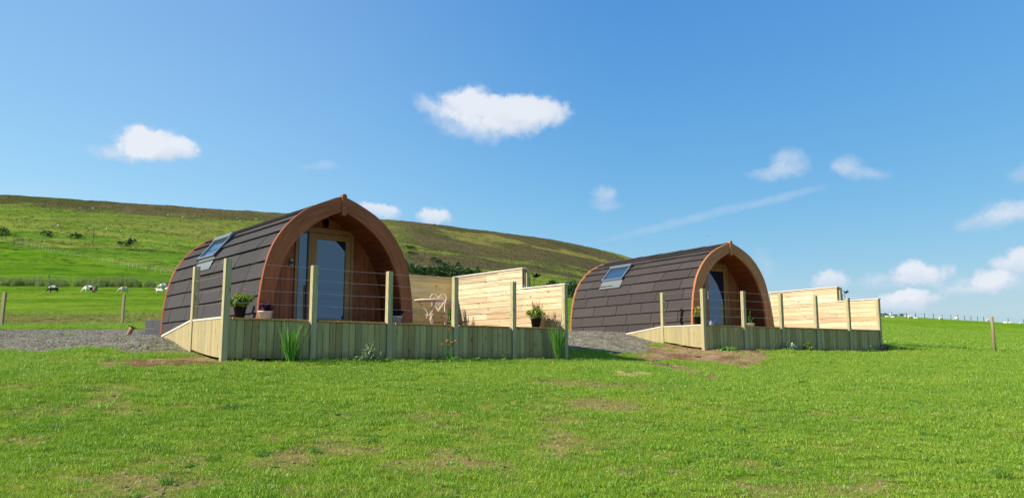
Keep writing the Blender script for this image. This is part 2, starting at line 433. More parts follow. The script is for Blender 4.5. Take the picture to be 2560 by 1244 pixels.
# ---------------------------------------------------------------- frames of the two decks (u along the front, v back, w up)
class Frame:
    def __init__(s, C, deg, sp):
        a = R(deg); s.C = np.array(C); s.a = a; s.s = sp
        s.u = np.array([math.sin(a), math.cos(a), 0]); s.v = np.array([-math.cos(a), math.sin(a), 0]); s.rz = math.pi/2-a
    def P(s, u, v, w=0): return s.C+s.u*u+s.v*v+np.array([0, 0, w])
FA = Frame((-4.570, 12.233, .625), 49.88, 1.5)
FB = Frame((4.971, 20.075, .825), 58.26, 1.52)

# ---------------------------------------------------------------- terrain height
def zpx(px, py, Y):                 # point on the pixel's ray at forward distance Y
    r = ray(px, py); return tuple(r*(Y/r[1]))
cp = []
for X in (-9, 0, 9): cp.append((X, 0, -1.62)); cp.append((X, -8, -2.3))
cp += [(-6, 6, -.93), (0, 6.2, -1.0), (6, 7, -1.0), (-9, 12, -.22), (3, 12, -.42), (9, 14, -.42), (15, 18, -.28)]
def fw(F, u, v, Z): p = F.P(u, v); cp.append((p[0], p[1], Z))
fw(FA, 0, 0, -.10); fw(FA, 3.75, 0, -.07); fw(FA, 7.55, 0, -.06); fw(FA, 0, 1.5, .06); fw(FA, 0, 3.2, .385); fw(FA, 1.05, 6.8, .46)
fw(FA, 4.2, 7, .5); fw(FA, 7.6, 4.3, .28); fw(FA, 10.0, -.6, -.13); fw(FA, -1, -.3, -.08); fw(FA, -1.2, 1.6, .04)
fw(FB, 0, 0, .17); fw(FB, 7.65, 0, .16); fw(FB, 3.8, 0, .14); fw(FB, 0, 1.5, .34); fw(FB, 0, 3.1, .66); fw(FB, .7, 6.85, .80)
fw(FB, 4, 7, .8); fw(FB, 8, 4.5, .45); fw(FB, 10.5, -.3, .2); fw(FB, -1.5, 5, .74)
cp += [zpx(0, 886, 16), zpx(200, 884, 15.6), zpx(0, 850, 19.5), zpx(0, 827, 23.5), zpx(250, 826, 23.5), zpx(5, 815, 29), zpx(307, 809, 31),
       zpx(-500, 850, 19), zpx(-400, 815, 29), zpx(1424, 862, 20.8), zpx(2487, 881, 27), zpx(2250, 866, 27.5), zpx(2560, 888, 27.5), zpx(2900, 900, 27)]
cp = np.array(cp, float)
TAB_X = np.array([-900, 0, 400, 1000, 1400, 1600, 1750, 1950, 2205, 2560, 3200, 3900.])
TAB_Y = np.array([25, 40, 95, 200, 330, 600, 900, 1300, 2500.])
TAB = np.array([
 [840, 790, 715, 655, 592, 530, 472, 500, 620],
 [823, 790, 712, 660, 598, 535, 485, 510, 630],
 [823, 790, 716, 678, 622, 560, 513, 535, 640],
 [845, 805, 745, 708, 680, 615, 549, 570, 660],
 [852, 825, 770, 735, 705, 655, 598, 615, 680],
 [860, 838, 790, 765, 750, 700, 644, 660, 720],
 [864, 845, 800, 785, 778, 750, 715, 730, 780],
 [866, 850, 805, 787, 790, 800, 800, 820, 850],
 [869, 852, 815, 787, 800, 830, 840, 850, 860],
 [893, 874, 836, 808, 820, 845, 855, 860, 870],
 [905, 892, 862, 840, 850, 865, 870, 875, 880],
 [910, 900, 880, 865, 870, 880, 885, 885, 885.]])
nL = 260; nA = 260
LY = np.linspace(math.log(25), math.log(2500), nL); AX = np.linspace(-900, 3900, nA)
t1 = np.array([np.interp(LY, np.log(TAB_Y), row) for row in TAB])
t2 = np.array([np.interp(AX, TAB_X, t1[:, j]) for j in range(nL)]).T   # [A, L]
def blur(a, r, ax):
    k = np.exp(-np.linspace(-2, 2, 2*r+1)**2); k /= k.sum()
    pad = [(0, 0), (0, 0)]; pad[ax] = (r, r); b = np.pad(a, pad, mode='edge')
    return np.apply_along_axis(lambda q: np.convolve(q, k, 'valid'), ax, b)
t2 = blur(blur(t2, 8, 0), 5, 1)
def bil(px, Y):
    a = np.clip((px+900)/4800*(nA-1), 0, nA-1.001); l = np.clip((np.log(np.maximum(Y, 1))-LY[0])/(LY[-1]-LY[0])*(nL-1), 0, nL-1.001)
    ai = a.astype(int); li = l.astype(int); fa = a-ai; fl = l-li
    return (t2[ai, li]*(1-fa)+t2[ai+1, li]*fa)*(1-fl)+(t2[ai, li+1]*(1-fa)+t2[ai+1, li+1]*fa)*fl
def tps(r2): return np.where(r2 > 1e-9, r2*np.log(np.maximum(r2, 1e-9))*.5, 0)
PX = cp[:, :2]/10; n_ = len(cp)
K = tps(((PX[:, None]-PX[None])**2).sum(-1))+np.eye(n_)*.004
Pm = np.c_[np.ones(n_), PX]
Am = np.block([[K, Pm], [Pm.T, np.zeros((3, 3))]])
sol = np.linalg.solve(Am, np.r_[cp[:, 2], 0, 0, 0])
def H(X, Y, rough=True):
    X = np.atleast_1d(np.asarray(X, float)); Y = np.atleast_1d(np.asarray(Y, float))
    near = np.zeros_like(X)+sol[n_]+sol[n_+1]*X/10+sol[n_+2]*Y/10
    for i in range(n_):
        near += sol[i]*tps((X/10-PX[i, 0])**2+(Y/10-PX[i, 1])**2)
    r = np.hypot(X, Y)
    Yf = np.maximum(Y, .35*r+1e-3)
    pxc = 1280+FPX*X/(Yf*math.cos(PITCH)*1.0+1e-6)
    py = bil(pxc, Yf)
    e = PITCH+np.arctan((622-py)/FPX)
    far = Yf*np.tan(e)
    behind = smooth(-.1, .45, Y/np.maximum(r, 1e-3))       # 0 behind the viewer
    far = far*behind+(1-behind)*(-.07*r+np.minimum(r, 400)*.02)
    k = smooth(28, 42, r)*1.0
    lowz = -1.6-.05*r
    bk = smooth(0, 12, -Y)
    near = near*(1-bk)+lowz*bk
    z = near*(1-k)+far*k
    if rough:
        z = z+(fbm(X*.9, Y*.9, 3, 5)-.5)*.05*smooth(2, 6, r)*(1-k)
        kk = smooth(60, 300, r)
        z = z+kk*((fbm(X/26, Y/26, 4, 9)-.5)*2.6+(fbm(X/7, Y/7, 3, 19)-.5)*1.1)*smooth(0, 40, far)
    return z
def h1(x, y): return float(H(x, y)[0])
_T = np.exp(np.linspace(math.log(3), math.log(1400), 1500))
def hit(px, py):
    r = ray(px, py); r = r/r[1]
    z = H(r[0]*_T, r[1]*_T); d = r[2]*_T-z; i = np.where(d < 0)[0]
    if len(i) == 0: i = [int(np.argmin(d))]
    i = i[0]
    if i == 0: t = _T[0]
    else:
        a, b = _T[i-1], _T[i]
        tt = np.linspace(a, b, 30); dd = r[2]*tt-H(r[0]*tt, tt); j = np.where(dd < 0)[0]
        t = tt[j[0]] if len(j) else b
    return np.array([r[0]*t, t, h1(r[0]*t, t)])

# ---------------------------------------------------------------- land cover
def inpoly(X, Y, poly):
    c = np.zeros(X.shape, bool); n = len(poly)
    for i in range(n):
        x0, y0 = poly[i]; x1, y1 = poly[(i+1) % n]
        if y0 == y1: continue
        k = ((y0 > Y) != (y1 > Y)) & (X < (x1-x0)*(Y-y0)/(y1-y0)+x0); c ^= k
    return c
def gp(l): return [tuple(hit(*q)[:2]) for q in l]
gravelL = gp([(-350, 880), (0, 877), (130, 882), (300, 878), (430, 884), (478, 884)])+[tuple(FA.P(.3, 1.4)[:2]), tuple(FA.P(1.5, 1.6)[:2]), tuple(FA.P(3, 7.3)[:2]), tuple(FA.P(1.5, 9)[:2])]+gp([(440, 822), (330, 823), (0, 824), (-350, 826)])
gravelR = [tuple(FB.P(-2.1, .6)[:2]), tuple(FB.P(-.9, .8)[:2]), tuple(FB.P(-.5, 1.6)[:2]), tuple(FB.P(.4, 1.5)[:2]), tuple(FB.P(1.5, 2)[:2]), tuple(FB.P(3, 8)[:2]), tuple(FB.P(-3.5, 9)[:2]), tuple(FB.P(-4.2, 5.5)[:2]), tuple(FB.P(-3.6, 2.6)[:2])]
soilR = gp([(1500, 868), (1560, 866), (1640, 866)])+[tuple(FB.P(.2, 1.6)[:2]), tuple(FB.P(.3, .3)[:2]), tuple(FB.P(2.6, .3)[:2])]+gp([(1905, 900), (1880, 922), (1780, 905), (1690, 897), (1640, 905), (1590, 893), (1540, 880)])
soilS = gp([(1630, 910), (1700, 912), (1790, 935), (1840, 948), (1780, 950), (1700, 930), (1640, 920)])
straw = gp([(1525, 925), (1625, 928), (1615, 940), (1530, 940)])
soilL = gp([(215, 903), (330, 898), (440, 894), (478, 889), (560, 901), (605, 915), (430, 920), (240, 918)])
WORN = [(760, 1140, 1.3, .55), (640, 1105, .9, .35), (1110, 1052, .9, .35), (1030, 1120, .6, .3), (1310, 1115, .7, .4), (880, 1180, .8, .3), (330, 1195, .5, .2),
        (1420, 1040, .7, .3), (1500, 1010, 1.0, .5), (1180, 1160, .6, .3), (560, 1225, .9, .3), (1450, 960, 1.2, .4), (1020, 1225, .7, .2), (300, 900, 1.6, .5), (1640, 1180, .5, .2)]
WORN = [(hit(a, b), c, d) for a, b, c, d in WORN]
def cover(X, Y):
    wx = X+(fbm(X*1.3, Y*1.3, 3, 31)-.5)*.6; wy = Y+(fbm(X*1.3, Y*1.3, 3, 47)-.5)*.6
    g = (inpoly(wx, wy, gravelL) | inpoly(wx, wy, gravelR)).astype(float)
    s = (inpoly(wx, wy, soilR) | inpoly(wx, wy, soilS) | inpoly(wx, wy, soilL)).astype(float)*(1-g)
    for F, L in ((FA, 7.4), (FB, 7.5)):   # bare earth under the decks
        u = (X-F.C[0])*F.u[0]+(Y-F.C[1])*F.u[1]; v = (X-F.C[0])*F.v[0]+(Y-F.C[1])*F.v[1]
        s = np.maximum(s, ((u > .1) & (u < L) & (v > .12) & (v < 6.5)).astype(float)*(1-g))
    st = inpoly(wx, wy, straw).astype(float)
    w = np.zeros_like(X)
    for (c, a, b) in WORN:
        q = ((X-c[0])/a)**2+((Y-c[1])/b)**2; w = np.maximum(w, np.exp(-q*.8))
    mm = smooth(9, 2, X)*smooth(11.5, 8.5, Y)*smooth(.50, .64, fbm(X*.9, Y*1.8, 4, 83))*.75; w = np.maximum(w*1.15, mm)
    w = np.clip(w*.88*smooth(.40, .60, fbm(X*2.1, Y*2.1, 4, 77)), 0, 1)
    return g, s, st, w
LAWN_FAR = lambda X: np.where(X < 3, 24.0, 27.5)

# ---------------------------------------------------------------- ground sheet
azf = np.radians(np.arange(-44, 44.01, .15)); azc = np.radians(np.arange(47, 315, 3.0))
AZ = np.r_[azf, azc]; nA_ = len(AZ)
rr = np.exp(np.arange(math.log(2.2), math.log(1500), .0085)); rr = np.r_[0.02, .7, 1.5, rr]; nR_ = len(rr)
GX = np.outer(rr, np.sin(AZ)); GY = np.outer(rr, np.cos(AZ))
GZ = np.zeros_like(GX)
for i in range(0, nR_, 40): GZ[i:i+40] = H(GX[i:i+40].ravel(), GY[i:i+40].ravel()).reshape(GX[i:i+40].shape)
x = GX.ravel(); y = GY.ravel(); z = GZ.ravel(); rad = np.hypot(x, y)
g, s, st, w = cover(x, y)
V = np.c_[x, y, z+(fbm(x*7, y*7, 3, 3)-.5)*.05*(g*.8+s)*(rad < 40)]
I = np.arange(nR_*nA_).reshape(nR_, nA_); J = np.roll(I, -1, 1)
Fq = np.stack([I[:-1], J[:-1], J[1:], I[1:]], -1).reshape(-1, 4)[:, ::-1]
ppx, ppy = project(x, y, z)
def C(*c): return np.array(c)
def lerp(a, b, t): return a*(1-t[:, None])+b*t[:, None]
col = np.tile(C(.145, .205, .028), (len(x), 1))                   # thatch under the lawn
col = lerp(col, C(.20, .225, .042), smooth(.45, .7, fbm(x*.35, y*.35, 3, 8)))
col = lerp(col, C(.235, .175, .095), w*.9)
# rough strip and pastures beyond
left = smooth(900, 500, ppx)
strip = smooth(28.5, 30.5, y)*smooth(46, 39, y)*left
far1 = smooth(26, 34, y)
past = lerp(np.tile(C(.18, .36, .028), (len(x), 1)), C(.27, .43, .050), smooth(.35, .65, fbm(x/9, y/4, 4, 12)))
col = lerp(col, past, far1)
nn = fbm(x*.5, y*1.1, 4, 14)
col = lerp(col, lerp(np.tile(C(.20, .15, .085), (len(x), 1)), C(.21, .24, .06), smooth(.42, .62, nn)), strip*.95)
# second pasture beyond the rushes: deep green, up to the diagonal fence
diag = np.interp(ppx, [0, 200, 440, 700, 1100], [600, 635, 683, 730, 760])
f2 = smooth(92, 97, y)*left
col = lerp(col, lerp(np.tile(C(.150, .345, .024), (len(x), 1)), C(.23, .42, .040), smooth(.35, .65, fbm(x/14, y/9, 4, 21))), f2)
hillm = np.where(ppx < 900, smooth(4, -4, ppy-diag-fbm(x/8, y/8, 2, 4)*4), smooth(150, 190, y)*smooth(1900, 1700, ppx))*(y > 90)
ol = lerp(np.tile(C(.115, .220, .026), (len(x), 1)), C(.205, .255, .052), smooth(.4, .62, fbm(x/45, y/30, 4, 22)))
col = lerp(col, ol, hillm)
# greener/browner with height, heather on top
crest = np.interp(ppx, [-900, 0, 400, 1000, 1400, 1600], [472, 485, 513, 549, 598, 644])
dd_ = ppy-crest
str1 = fbm((x*.8+y*.6)/30, (-x*.6+y*.8)/110, 5, 41); str2 = fbm((x*.8+y*.6)/70, (-x*.6+y*.8)/190, 4, 43)
brown = smooth(120, 20, dd_+(str2-.5)*160)*np.where(ppx < 800, .9, 1)
col = lerp(col, lerp(np.tile(C(.215, .195, .070), (len(x), 1)), C(.135, .15, .048), smooth(.4, .6, str1)), hillm*brown*np.clip(.25+ppx/1500, .3, 1))
heath = np.maximum(smooth(34, 14, dd_+(fbm(x/40, y/60, 4, 51)-.5)*34)*smooth(1250, 500, ppx), smooth(.50, .56, str2)*smooth(165, 120, dd_)*smooth(950, 1050, ppx))
heath = np.maximum(heath, smooth(.56, .62, str1)*.7*smooth(.44, .5, str2)*smooth(130, 80, dd_)*smooth(900, 1000, ppx))
heath = np.maximum(heath, smooth(70, 20, abs(ppy-(600+(ppx-1300)*.30)))*smooth(1180, 1280, ppx)*smooth(.40, .47, str1+str2*.3-.1))
col = lerp(col, lerp(np.tile(C(.072, .072, .034), (len(x), 1)), C(.115, .088, .058), smooth(.4, .6, str1)), hillm*heath*.92)
# tussock streaks along the contours, their shadows painted in as dark dashes
tus = smooth(.60, .70, fbm(x/6.5, y/2.6, 4, 61)); col = lerp(col, C(.05, .085, .018), tus*.7*smooth(60, 140, y)*(1-.5*heath)*(ppx < 1900))
ditch = smooth(16, 4, abs(ppy-(606+ppx*.05)))*smooth(650, 500, ppx)*smooth(.45, .6, fbm(x/14, y/6, 3, 65)); col = lerp(col, C(.045, .08, .02), ditch*.6*(y > 150))
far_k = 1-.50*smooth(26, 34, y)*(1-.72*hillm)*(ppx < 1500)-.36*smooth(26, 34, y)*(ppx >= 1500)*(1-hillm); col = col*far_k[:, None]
# gravel, soil, straw
gv = fbm(x*9, y*9, 3, 71)
col = lerp(col, lerp(np.tile(C(.155, .14, .12), (len(x), 1)), C(.25, .23, .20), smooth(.35, .65, gv)), g)
col = lerp(col, lerp(np.tile(C(.19, .115, .068), (len(x), 1)), C(.32, .215, .14), smooth(.35, .65, fbm(x*1.7, y*1.7, 4, 72))), s)
col = lerp(col, C(.50, .42, .24), st*.8)

m, T, p, out = new_mat('ground_cover')
at_ = T.new('ShaderNodeAttribute', attribute_name='cover'); geo = T.new('ShaderNodeNewGeometry'); P_ = geo.outputs['Position']
msk = T.new('ShaderNodeAttribute', attribute_name='stony')
dist = T.vmath('LENGTH', P_)
n1 = T.noise(P_, 55, 4, .7); n2 = T.noise(P_, 5, 4, .6)
n3 = T.noise(T.vmath('MULTIPLY', P_, (.7, .7, .7)), 1.1, 5, .7); n4 = T.noise(T.vmath('MULTIPLY', P_, (.16, .2, .2)), 1.0, 7, .75)
farf = T.maprange(dist, 25, 70); nearg = T.math('ADD', T.math('MULTIPLY', n1, .6), T.math('MULTIPLY', n2, .4))
nf = T.math('ADD', T.math('MULTIPLY', n3, .55), T.math('MULTIPLY', n4, .45))
mixn = T.new('ShaderNodeMix', data_type='FLOAT'); T.link(farf, mixn.inputs[0]); T.link(nearg, mixn.inputs[2]); T.link(nf, mixn.inputs[3])
k = T.maprange(mixn.outputs[0], .36, .64, .55, 1.45)
cc = T.vmath('MULTIPLY', T.vmath('SCALE', at_.outputs['Color'], scale=k), (1.0, .98, .75))
T.link(cc, p.inputs['Base Color']); p.inputs['Roughness'].default_value = .95; p.inputs['Specular IOR Level'].default_value = .0
b1 = T.new('ShaderNodeBump'); b1.inputs['Strength'].default_value = .7; b1.inputs['Distance'].default_value = .03
T.link(T.math('ADD', T.math('MULTIPLY', n1, T.math('ADD', .35, msk.outputs['Fac'])), n2), b1.inputs['Height'])
b2 = T.new('ShaderNodeBump'); b2.inputs['Distance'].default_value = 1.0; T.link(T.math('MULTIPLY', farf, .8), b2.inputs['Strength'])
T.link(T.math('MULTIPLY', nf, .9), b2.inputs['Height']); T.link(b1.outputs[0], b2.inputs['Normal']); T.link(b2.outputs[0], p.inputs['Normal'])
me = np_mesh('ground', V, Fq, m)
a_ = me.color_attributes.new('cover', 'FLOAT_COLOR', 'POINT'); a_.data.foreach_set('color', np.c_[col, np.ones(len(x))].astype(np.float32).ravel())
a_ = me.attributes.new('stony', 'FLOAT', 'POINT'); a_.data.foreach_set('value', np.clip(g+s, 0, 1).astype(np.float32))
ground = bpy.data.objects.new('ground', me); COL.objects.link(ground); tag(ground, 'sloping lawn, gravel and grazed hillside', kind='structure')

# ---------------------------------------------------------------- grass
def clump_mesh(name, nb, rad_, h, wd, lean, mat, seg=2, seed=0):
    q = np.random.default_rng(seed); vs = []; fs = []
    for i in range(nb):
        a = q.uniform(0, 2*math.pi); r = rad_*math.sqrt(q.random()); x0 = r*math.cos(a); y0 = r*math.sin(a)
        hh = h*q.uniform(.45, 1.15); la = q.uniform(0, 2*math.pi); ln = lean*q.uniform(.2, 1.2)*hh
        dx, dy = math.cos(la)*ln, math.sin(la)*ln; wa = q.uniform(0, math.pi); ww = wd*q.uniform(.6, 1.2)
        px_, py_ = math.cos(wa)*ww/2, math.sin(wa)*ww/2; b = len(vs)
        for k in range(seg):
            t = k/seg; c = t*t
            vs += [(x0+dx*c-px_*(1-t*.45), y0+dy*c-py_*(1-t*.45), hh*t*(1-.25*lean*c)), (x0+dx*c+px_*(1-t*.45), y0+dy*c+py_*(1-t*.45), hh*t*(1-.25*lean*c))]
        vs.append((x0+dx, y0+dy, hh*(1-.25*lean)))
        for k in range(seg-1): fs.append((b+2*k, b+2*k+1, b+2*k+3, b+2*k+2))
        fs.append((b+2*seg-2, b+2*seg-1, b+2*seg))
    me = bpy.data.meshes.new(name); me.from_pydata(vs, [], fs); me.update(); me.materials.append(mat); return me
def grassmat(name, c1, c2, c3, trans=.35):
    m, T, p, out = new_mat(name)
    geo = T.new('ShaderNodeNewGeometry'); isl = geo.outputs['Random Per Island']; oi = T.new('ShaderNodeObjectInfo')
    n = T.noise(geo.outputs['Position'], .55, 4, .6); n2 = T.noise(geo.outputs['Position'], 3.1, 3)
    f = T.math('ADD', T.math('MULTIPLY', isl, .42), T.math('ADD', T.math('MULTIPLY', n, .55), T.math('MULTIPLY', n2, .35)))
    c = T.mix(T.maprange(f, .44, .84), c1, c2)
    c = T.mix(T.math('MULTIPLY', T.math('GREATER_THAN', isl, .93), .8), c, c3)
    T.link(c, p.inputs['Base Color']); p.inputs['Roughness'].default_value = .5; p.inputs['Specular IOR Level'].default_value = .4
    tr = T.new('ShaderNodeBsdfTranslucent'); T.link(T.mix(1.0, c, (1.15, 1.2, .5), 'MULTIPLY'), tr.inputs[0])
    mx = T.new('ShaderNodeMixShader'); mx.inputs[0].default_value = trans
    T.link(p.outputs[0], mx.inputs[1]); T.link(tr.outputs[0], mx.inputs[2]); T.link(mx.outputs[0], out.inputs[0]); return m
M['lawn'] = grassmat('lawn_blades', (.125, .292, .014), (.335, .435, .038), (.50, .48, .20))
M['dry'] = grassmat('worn_blades', (.228, .266, .048), (.361, .342, .088), (.52, .43, .22))
M['tuft'] = grassmat('tuft_blades', (.085, .22, .022), (.17, .31, .040), (.32, .36, .12))
M['rush'] = grassmat('rush_blades', (.13, .20, .05), (.24, .29, .09), (.36, .33, .15))
lib = bpy.data.collections.new('clump_library')
def libadd(me):
    o = bpy.data.objects.new('%02d_clump' % len(lib.objects), me); lib.objects.link(o)
for i in range(4): libadd(clump_mesh('lawn_clump', 150, .15, .042, .0048, .95, M['lawn'], 2, i))
for i in range(2): libadd(clump_mesh('dry_clump', 80, .15, .030, .0048, 1.3, M['dry'], 2, 10+i))
for i in range(2): libadd(clump_mesh('tuft_clump', 110, .10, .12, .008, .9, M['tuft'], 3, 20+i))
for i in range(2): libadd(clump_mesh('rush_clump', 120, .38, .80, .022, .5, M['rush'], 3, 30+i))
st_me = []
for i in range(3):
    b = bmesh.new(); bmesh.ops.create_icosphere(b, subdivisions=1, radius=.022)
    for v in b.verts: v.co = Vector((v.co.x*random.uniform(.7, 1.3), v.co.y*random.uniform(.7, 1.3), v.co.z*random.uniform(.4, .9)))
    q = bpy.data.meshes.new('stone'); b.to_mesh(q); b.free()
    if i == 0:
        ms, Ts, ps, _ = new_mat('gravel_stone'); oi = Ts.new('ShaderNodeObjectInfo')
        Ts.link(Ts.mix(oi.outputs['Random'], (.085, .076, .064), (.31, .285, .245)), ps.inputs['Base Color']); ps.inputs['Roughness'].default_value = .9
    q.materials.append(ms); libadd(q)
ms2, Ts, ps, _ = new_mat('soil_crumb'); oi = Ts.new('ShaderNodeObjectInfo')
Ts.link(Ts.mix(oi.outputs['Random'], (.12, .07, .04), (.34, .23, .14)), ps.inputs['Base Color']); ps.inputs['Roughness'].default_value = 1
for i in range(2):
    q = bpy.data.meshes['stone'].copy(); q.materials.clear(); q.materials.append(ms2); libadd(q)
M['weed'] = leafmat('broad_weed_leaf', (.11, .27, .035), (.23, .40, .08), .25, .8)
M['straw'] = leafmat('dead_straw', (.36, .32, .15), (.50, .46, .26), .2, .8)
for i in range(2):
    wb = MB(); q_ = random.Random(i)
    for k in range(16):
        a = q_.uniform(0, 6.28); e_ = q_.uniform(.15, .8); L_ = q_.uniform(.05, .10)
        d_ = Vector((math.cos(a), math.sin(a), e_)).normalized(); sd_ = Vector((-math.sin(a), math.cos(a), 0))*L_*.22
        p1 = d_*L_*.5; p2 = d_*L_-Vector((0, 0, L_*.25)); wb.raw([(0, 0, 0), p1-sd_, p2, p1+sd_], [(0, 1, 2, 3)])
    q = bpy.data.meshes.new('weed'); q.from_pydata(wb.v, [], wb.f); q.materials.append(M['weed']); libadd(q)
wb = MB(); q_ = random.Random(4)
for k in range(9):
    a = q_.uniform(0, 6.28); c_ = Vector((q_.uniform(-.2, .2), q_.uniform(-.2, .2), q_.uniform(.02, .045))); d_ = Vector((math.cos(a), math.sin(a), q_.uniform(-.1, .5)))*q_.uniform(.02, .045); sd_ = Vector((-math.sin(a), math.cos(a), .3))*.0016
    wb.raw([c_-sd_, c_+d_-sd_, c_+d_+sd_, c_+sd_], [(0, 1, 2, 3)])
q = bpy.data.meshes.new('straws'); q.from_pydata(wb.v, [], wb.f); q.materials.append(M['straw']); libadd(q)
M['heath'] = leafmat('heather_twig', (.085, .080, .040), (.165, .130, .082), .1, .7)
M['tuss'] = leafmat('tussock_blade', (.075, .150, .022), (.16, .22, .042), .2, .7)
for mt_k, hh_ in (('heath', .42), ('heath', .34), ('tuss', .5), ('tuss', .4)):
    wb = MB(); q_ = random.Random(hh_*100)
    for k in range(46):
        a = q_.uniform(0, 6.28); rr_ = q_.uniform(0, .5); c_ = Vector((math.cos(a)*rr_, math.sin(a)*rr_, 0)); t_ = c_*1.25+Vector((q_.uniform(-.12, .12), q_.uniform(-.12, .12), hh_*q_.uniform(.5, 1.1)*(1.1-rr_)))
        b_ = q_.uniform(0, 3.14); sd_ = Vector((math.cos(b_), math.sin(b_), 0))*.07; wb.raw([c_-sd_, c_+sd_, t_+sd_*.5, t_-sd_*.5], [(0, 1, 2, 3)])
    q = bpy.data.meshes.new('tussock'); q.from_pydata(wb.v, [], wb.f); q.materials.append(M[mt_k]); libadd(q)
def scatter(name, pts, rot, scl, idx, mat, label):
    me = bpy.data.meshes.new(name); me.vertices.add(len(pts)); me.vertices.foreach_set('co', pts.astype(np.float32).ravel())
    a = me.attributes.new('rot', 'FLOAT_VECTOR', 'POINT'); a.data.foreach_set('vector', rot.astype(np.float32).ravel())
    a = me.attributes.new('scl', 'FLOAT_VECTOR', 'POINT'); a.data.foreach_set('vector', scl.astype(np.float32).ravel())
    a = me.attributes.new('idx', 'INT', 'POINT'); a.data.foreach_set('value', idx.astype(np.int32))
    o = bpy.data.objects.new(name, me); COL.objects.link(o)
    ng = bpy.data.node_groups.new(name+'_nodes', 'GeometryNodeTree')
    ng.interface.new_socket('Geometry', in_out='INPUT', socket_type='NodeSocketGeometry'); ng.interface.new_socket('Geometry', in_out='OUTPUT', socket_type='NodeSocketGeometry')
    N = ng.nodes; L = ng.links; gi = N.new('NodeGroupInput'); go = N.new('NodeGroupOutput')
    ci = N.new('GeometryNodeCollectionInfo'); ci.inputs['Collection'].default_value = lib; ci.inputs['Separate Children'].default_value = True; ci.inputs['Reset Children'].default_value = True
    ip = N.new('GeometryNodeInstanceOnPoints'); ip.inputs['Pick Instance'].default_value = True
    def na(nm, ty):
        q = N.new('GeometryNodeInputNamedAttribute'); q.data_type = ty; q.inputs['Name'].default_value = nm; return q.outputs['Attribute']
    L.new(gi.outputs[0], ip.inputs['Points']); L.new(ci.outputs[0], ip.inputs['Instance'])
    L.new(na('idx', 'INT'), ip.inputs['Instance Index']); L.new(na('rot', 'FLOAT_VECTOR'), ip.inputs['Rotation']); L.new(na('scl', 'FLOAT_VECTOR'), ip.inputs['Scale'])
    L.new(ip.outputs[0], go.inputs[0])
    md = o.modifiers.new('scatter', 'NODES'); md.node_group = ng
    return tag(o, label, kind='stuff')
def sample(n, r0, r1, a0=-46, a1=46):
    r = np.sqrt(rng.uniform(r0*r0, r1*r1, n)); a = np.radians(rng.uniform(a0, a1, n)); return r*np.sin(a), r*np.cos(a)
def mk(X, Y, kmin, kmax, smin, smax, zs=None, dz=-.006, tilt=.12):
    n = len(X); Z = H(X, Y)+dz
    rot = np.c_[rng.normal(0, tilt, n), rng.normal(0, tilt, n), rng.uniform(0, 6.28, n)]
    q = rng.uniform(smin, smax, n); sc = np.c_[q, q, q*(rng.uniform(.7, 1.3, n) if zs is None else zs)]
    return np.c_[X, Y, Z], rot, sc, rng.integers(kmin, kmax+1, n)
batches = []
sector = .5*R(92)
for (r0, r1, dens, s0, s1) in ((3, 6, 150, .8, 1.1), (6, 9, 120, .85, 1.15), (9, 13, 85, .9, 1.25), (13, 19, 55, 1.0, 1.4), (19, 31, 30, 1.2, 1.7)):
    n = int(sector*(r1*r1-r0*r0)*dens); X, Y = sample(n, r0, r1)
    g_, s_, t_, w_ = cover(X, Y)
    left_far = (X < 2)&(Y > 23.5)
    bare = np.clip(g_*.996+s_*.93+t_*.6+w_*.40, 0, 1)
    keep = (rng.random(n) > bare)
    worn = rng.random(n) < np.clip(w_*1.1+t_+s_*.3+.015, 0, 1)*1.0
    a = keep & ~worn; lf = smooth(5, -1, X[a]); hs = (.75-.35*lf)+(.5+.8*lf)*fbm(X[a]*.8, Y[a]*.8, 3, 90)
    batches.append(mk(X[a], Y[a], 0, 3, s0, s1, zs=hs*rng.uniform(.75, 1.25, a.sum())))
    b = (keep | (rng.random(n) < .22*(w_ > .2))) & worn; batches.append(mk(X[b], Y[b], 4, 5, s0, s1))
n = 420; X, Y = sample(n, 5, 20); g_, s_, t_, w_ = cover(X, Y); k_ = (g_+s_ < .5) & (fbm(X*.6, Y*.6, 3, 99) > .5)
batches.append(mk(X[k_], Y[k_], 6, 7, .35, .8))
n = 2600; X, Y = sample(n, 4.5, 17); g_, s_, t_, w_ = cover(X, Y); k_ = (g_+s_ < .5) & (rng.random(n) < .12+.5*(w_ > .1)+.3*(fbm(X*.5, Y*.5, 3, 120) > .56)) & (rng.random(n) < .25+.75*smooth(6, 0, X))
k_ = k_ & (rng.random(n) < .6); batches.append(mk(X[k_], Y[k_], 15, 16, .45, .95))
k_ = (g_+s_ < .5) & (rng.random(n) < .35+.5*w_); batches.append(mk(X[k_]+.2, Y[k_], 17, 17, .8, 1.3))
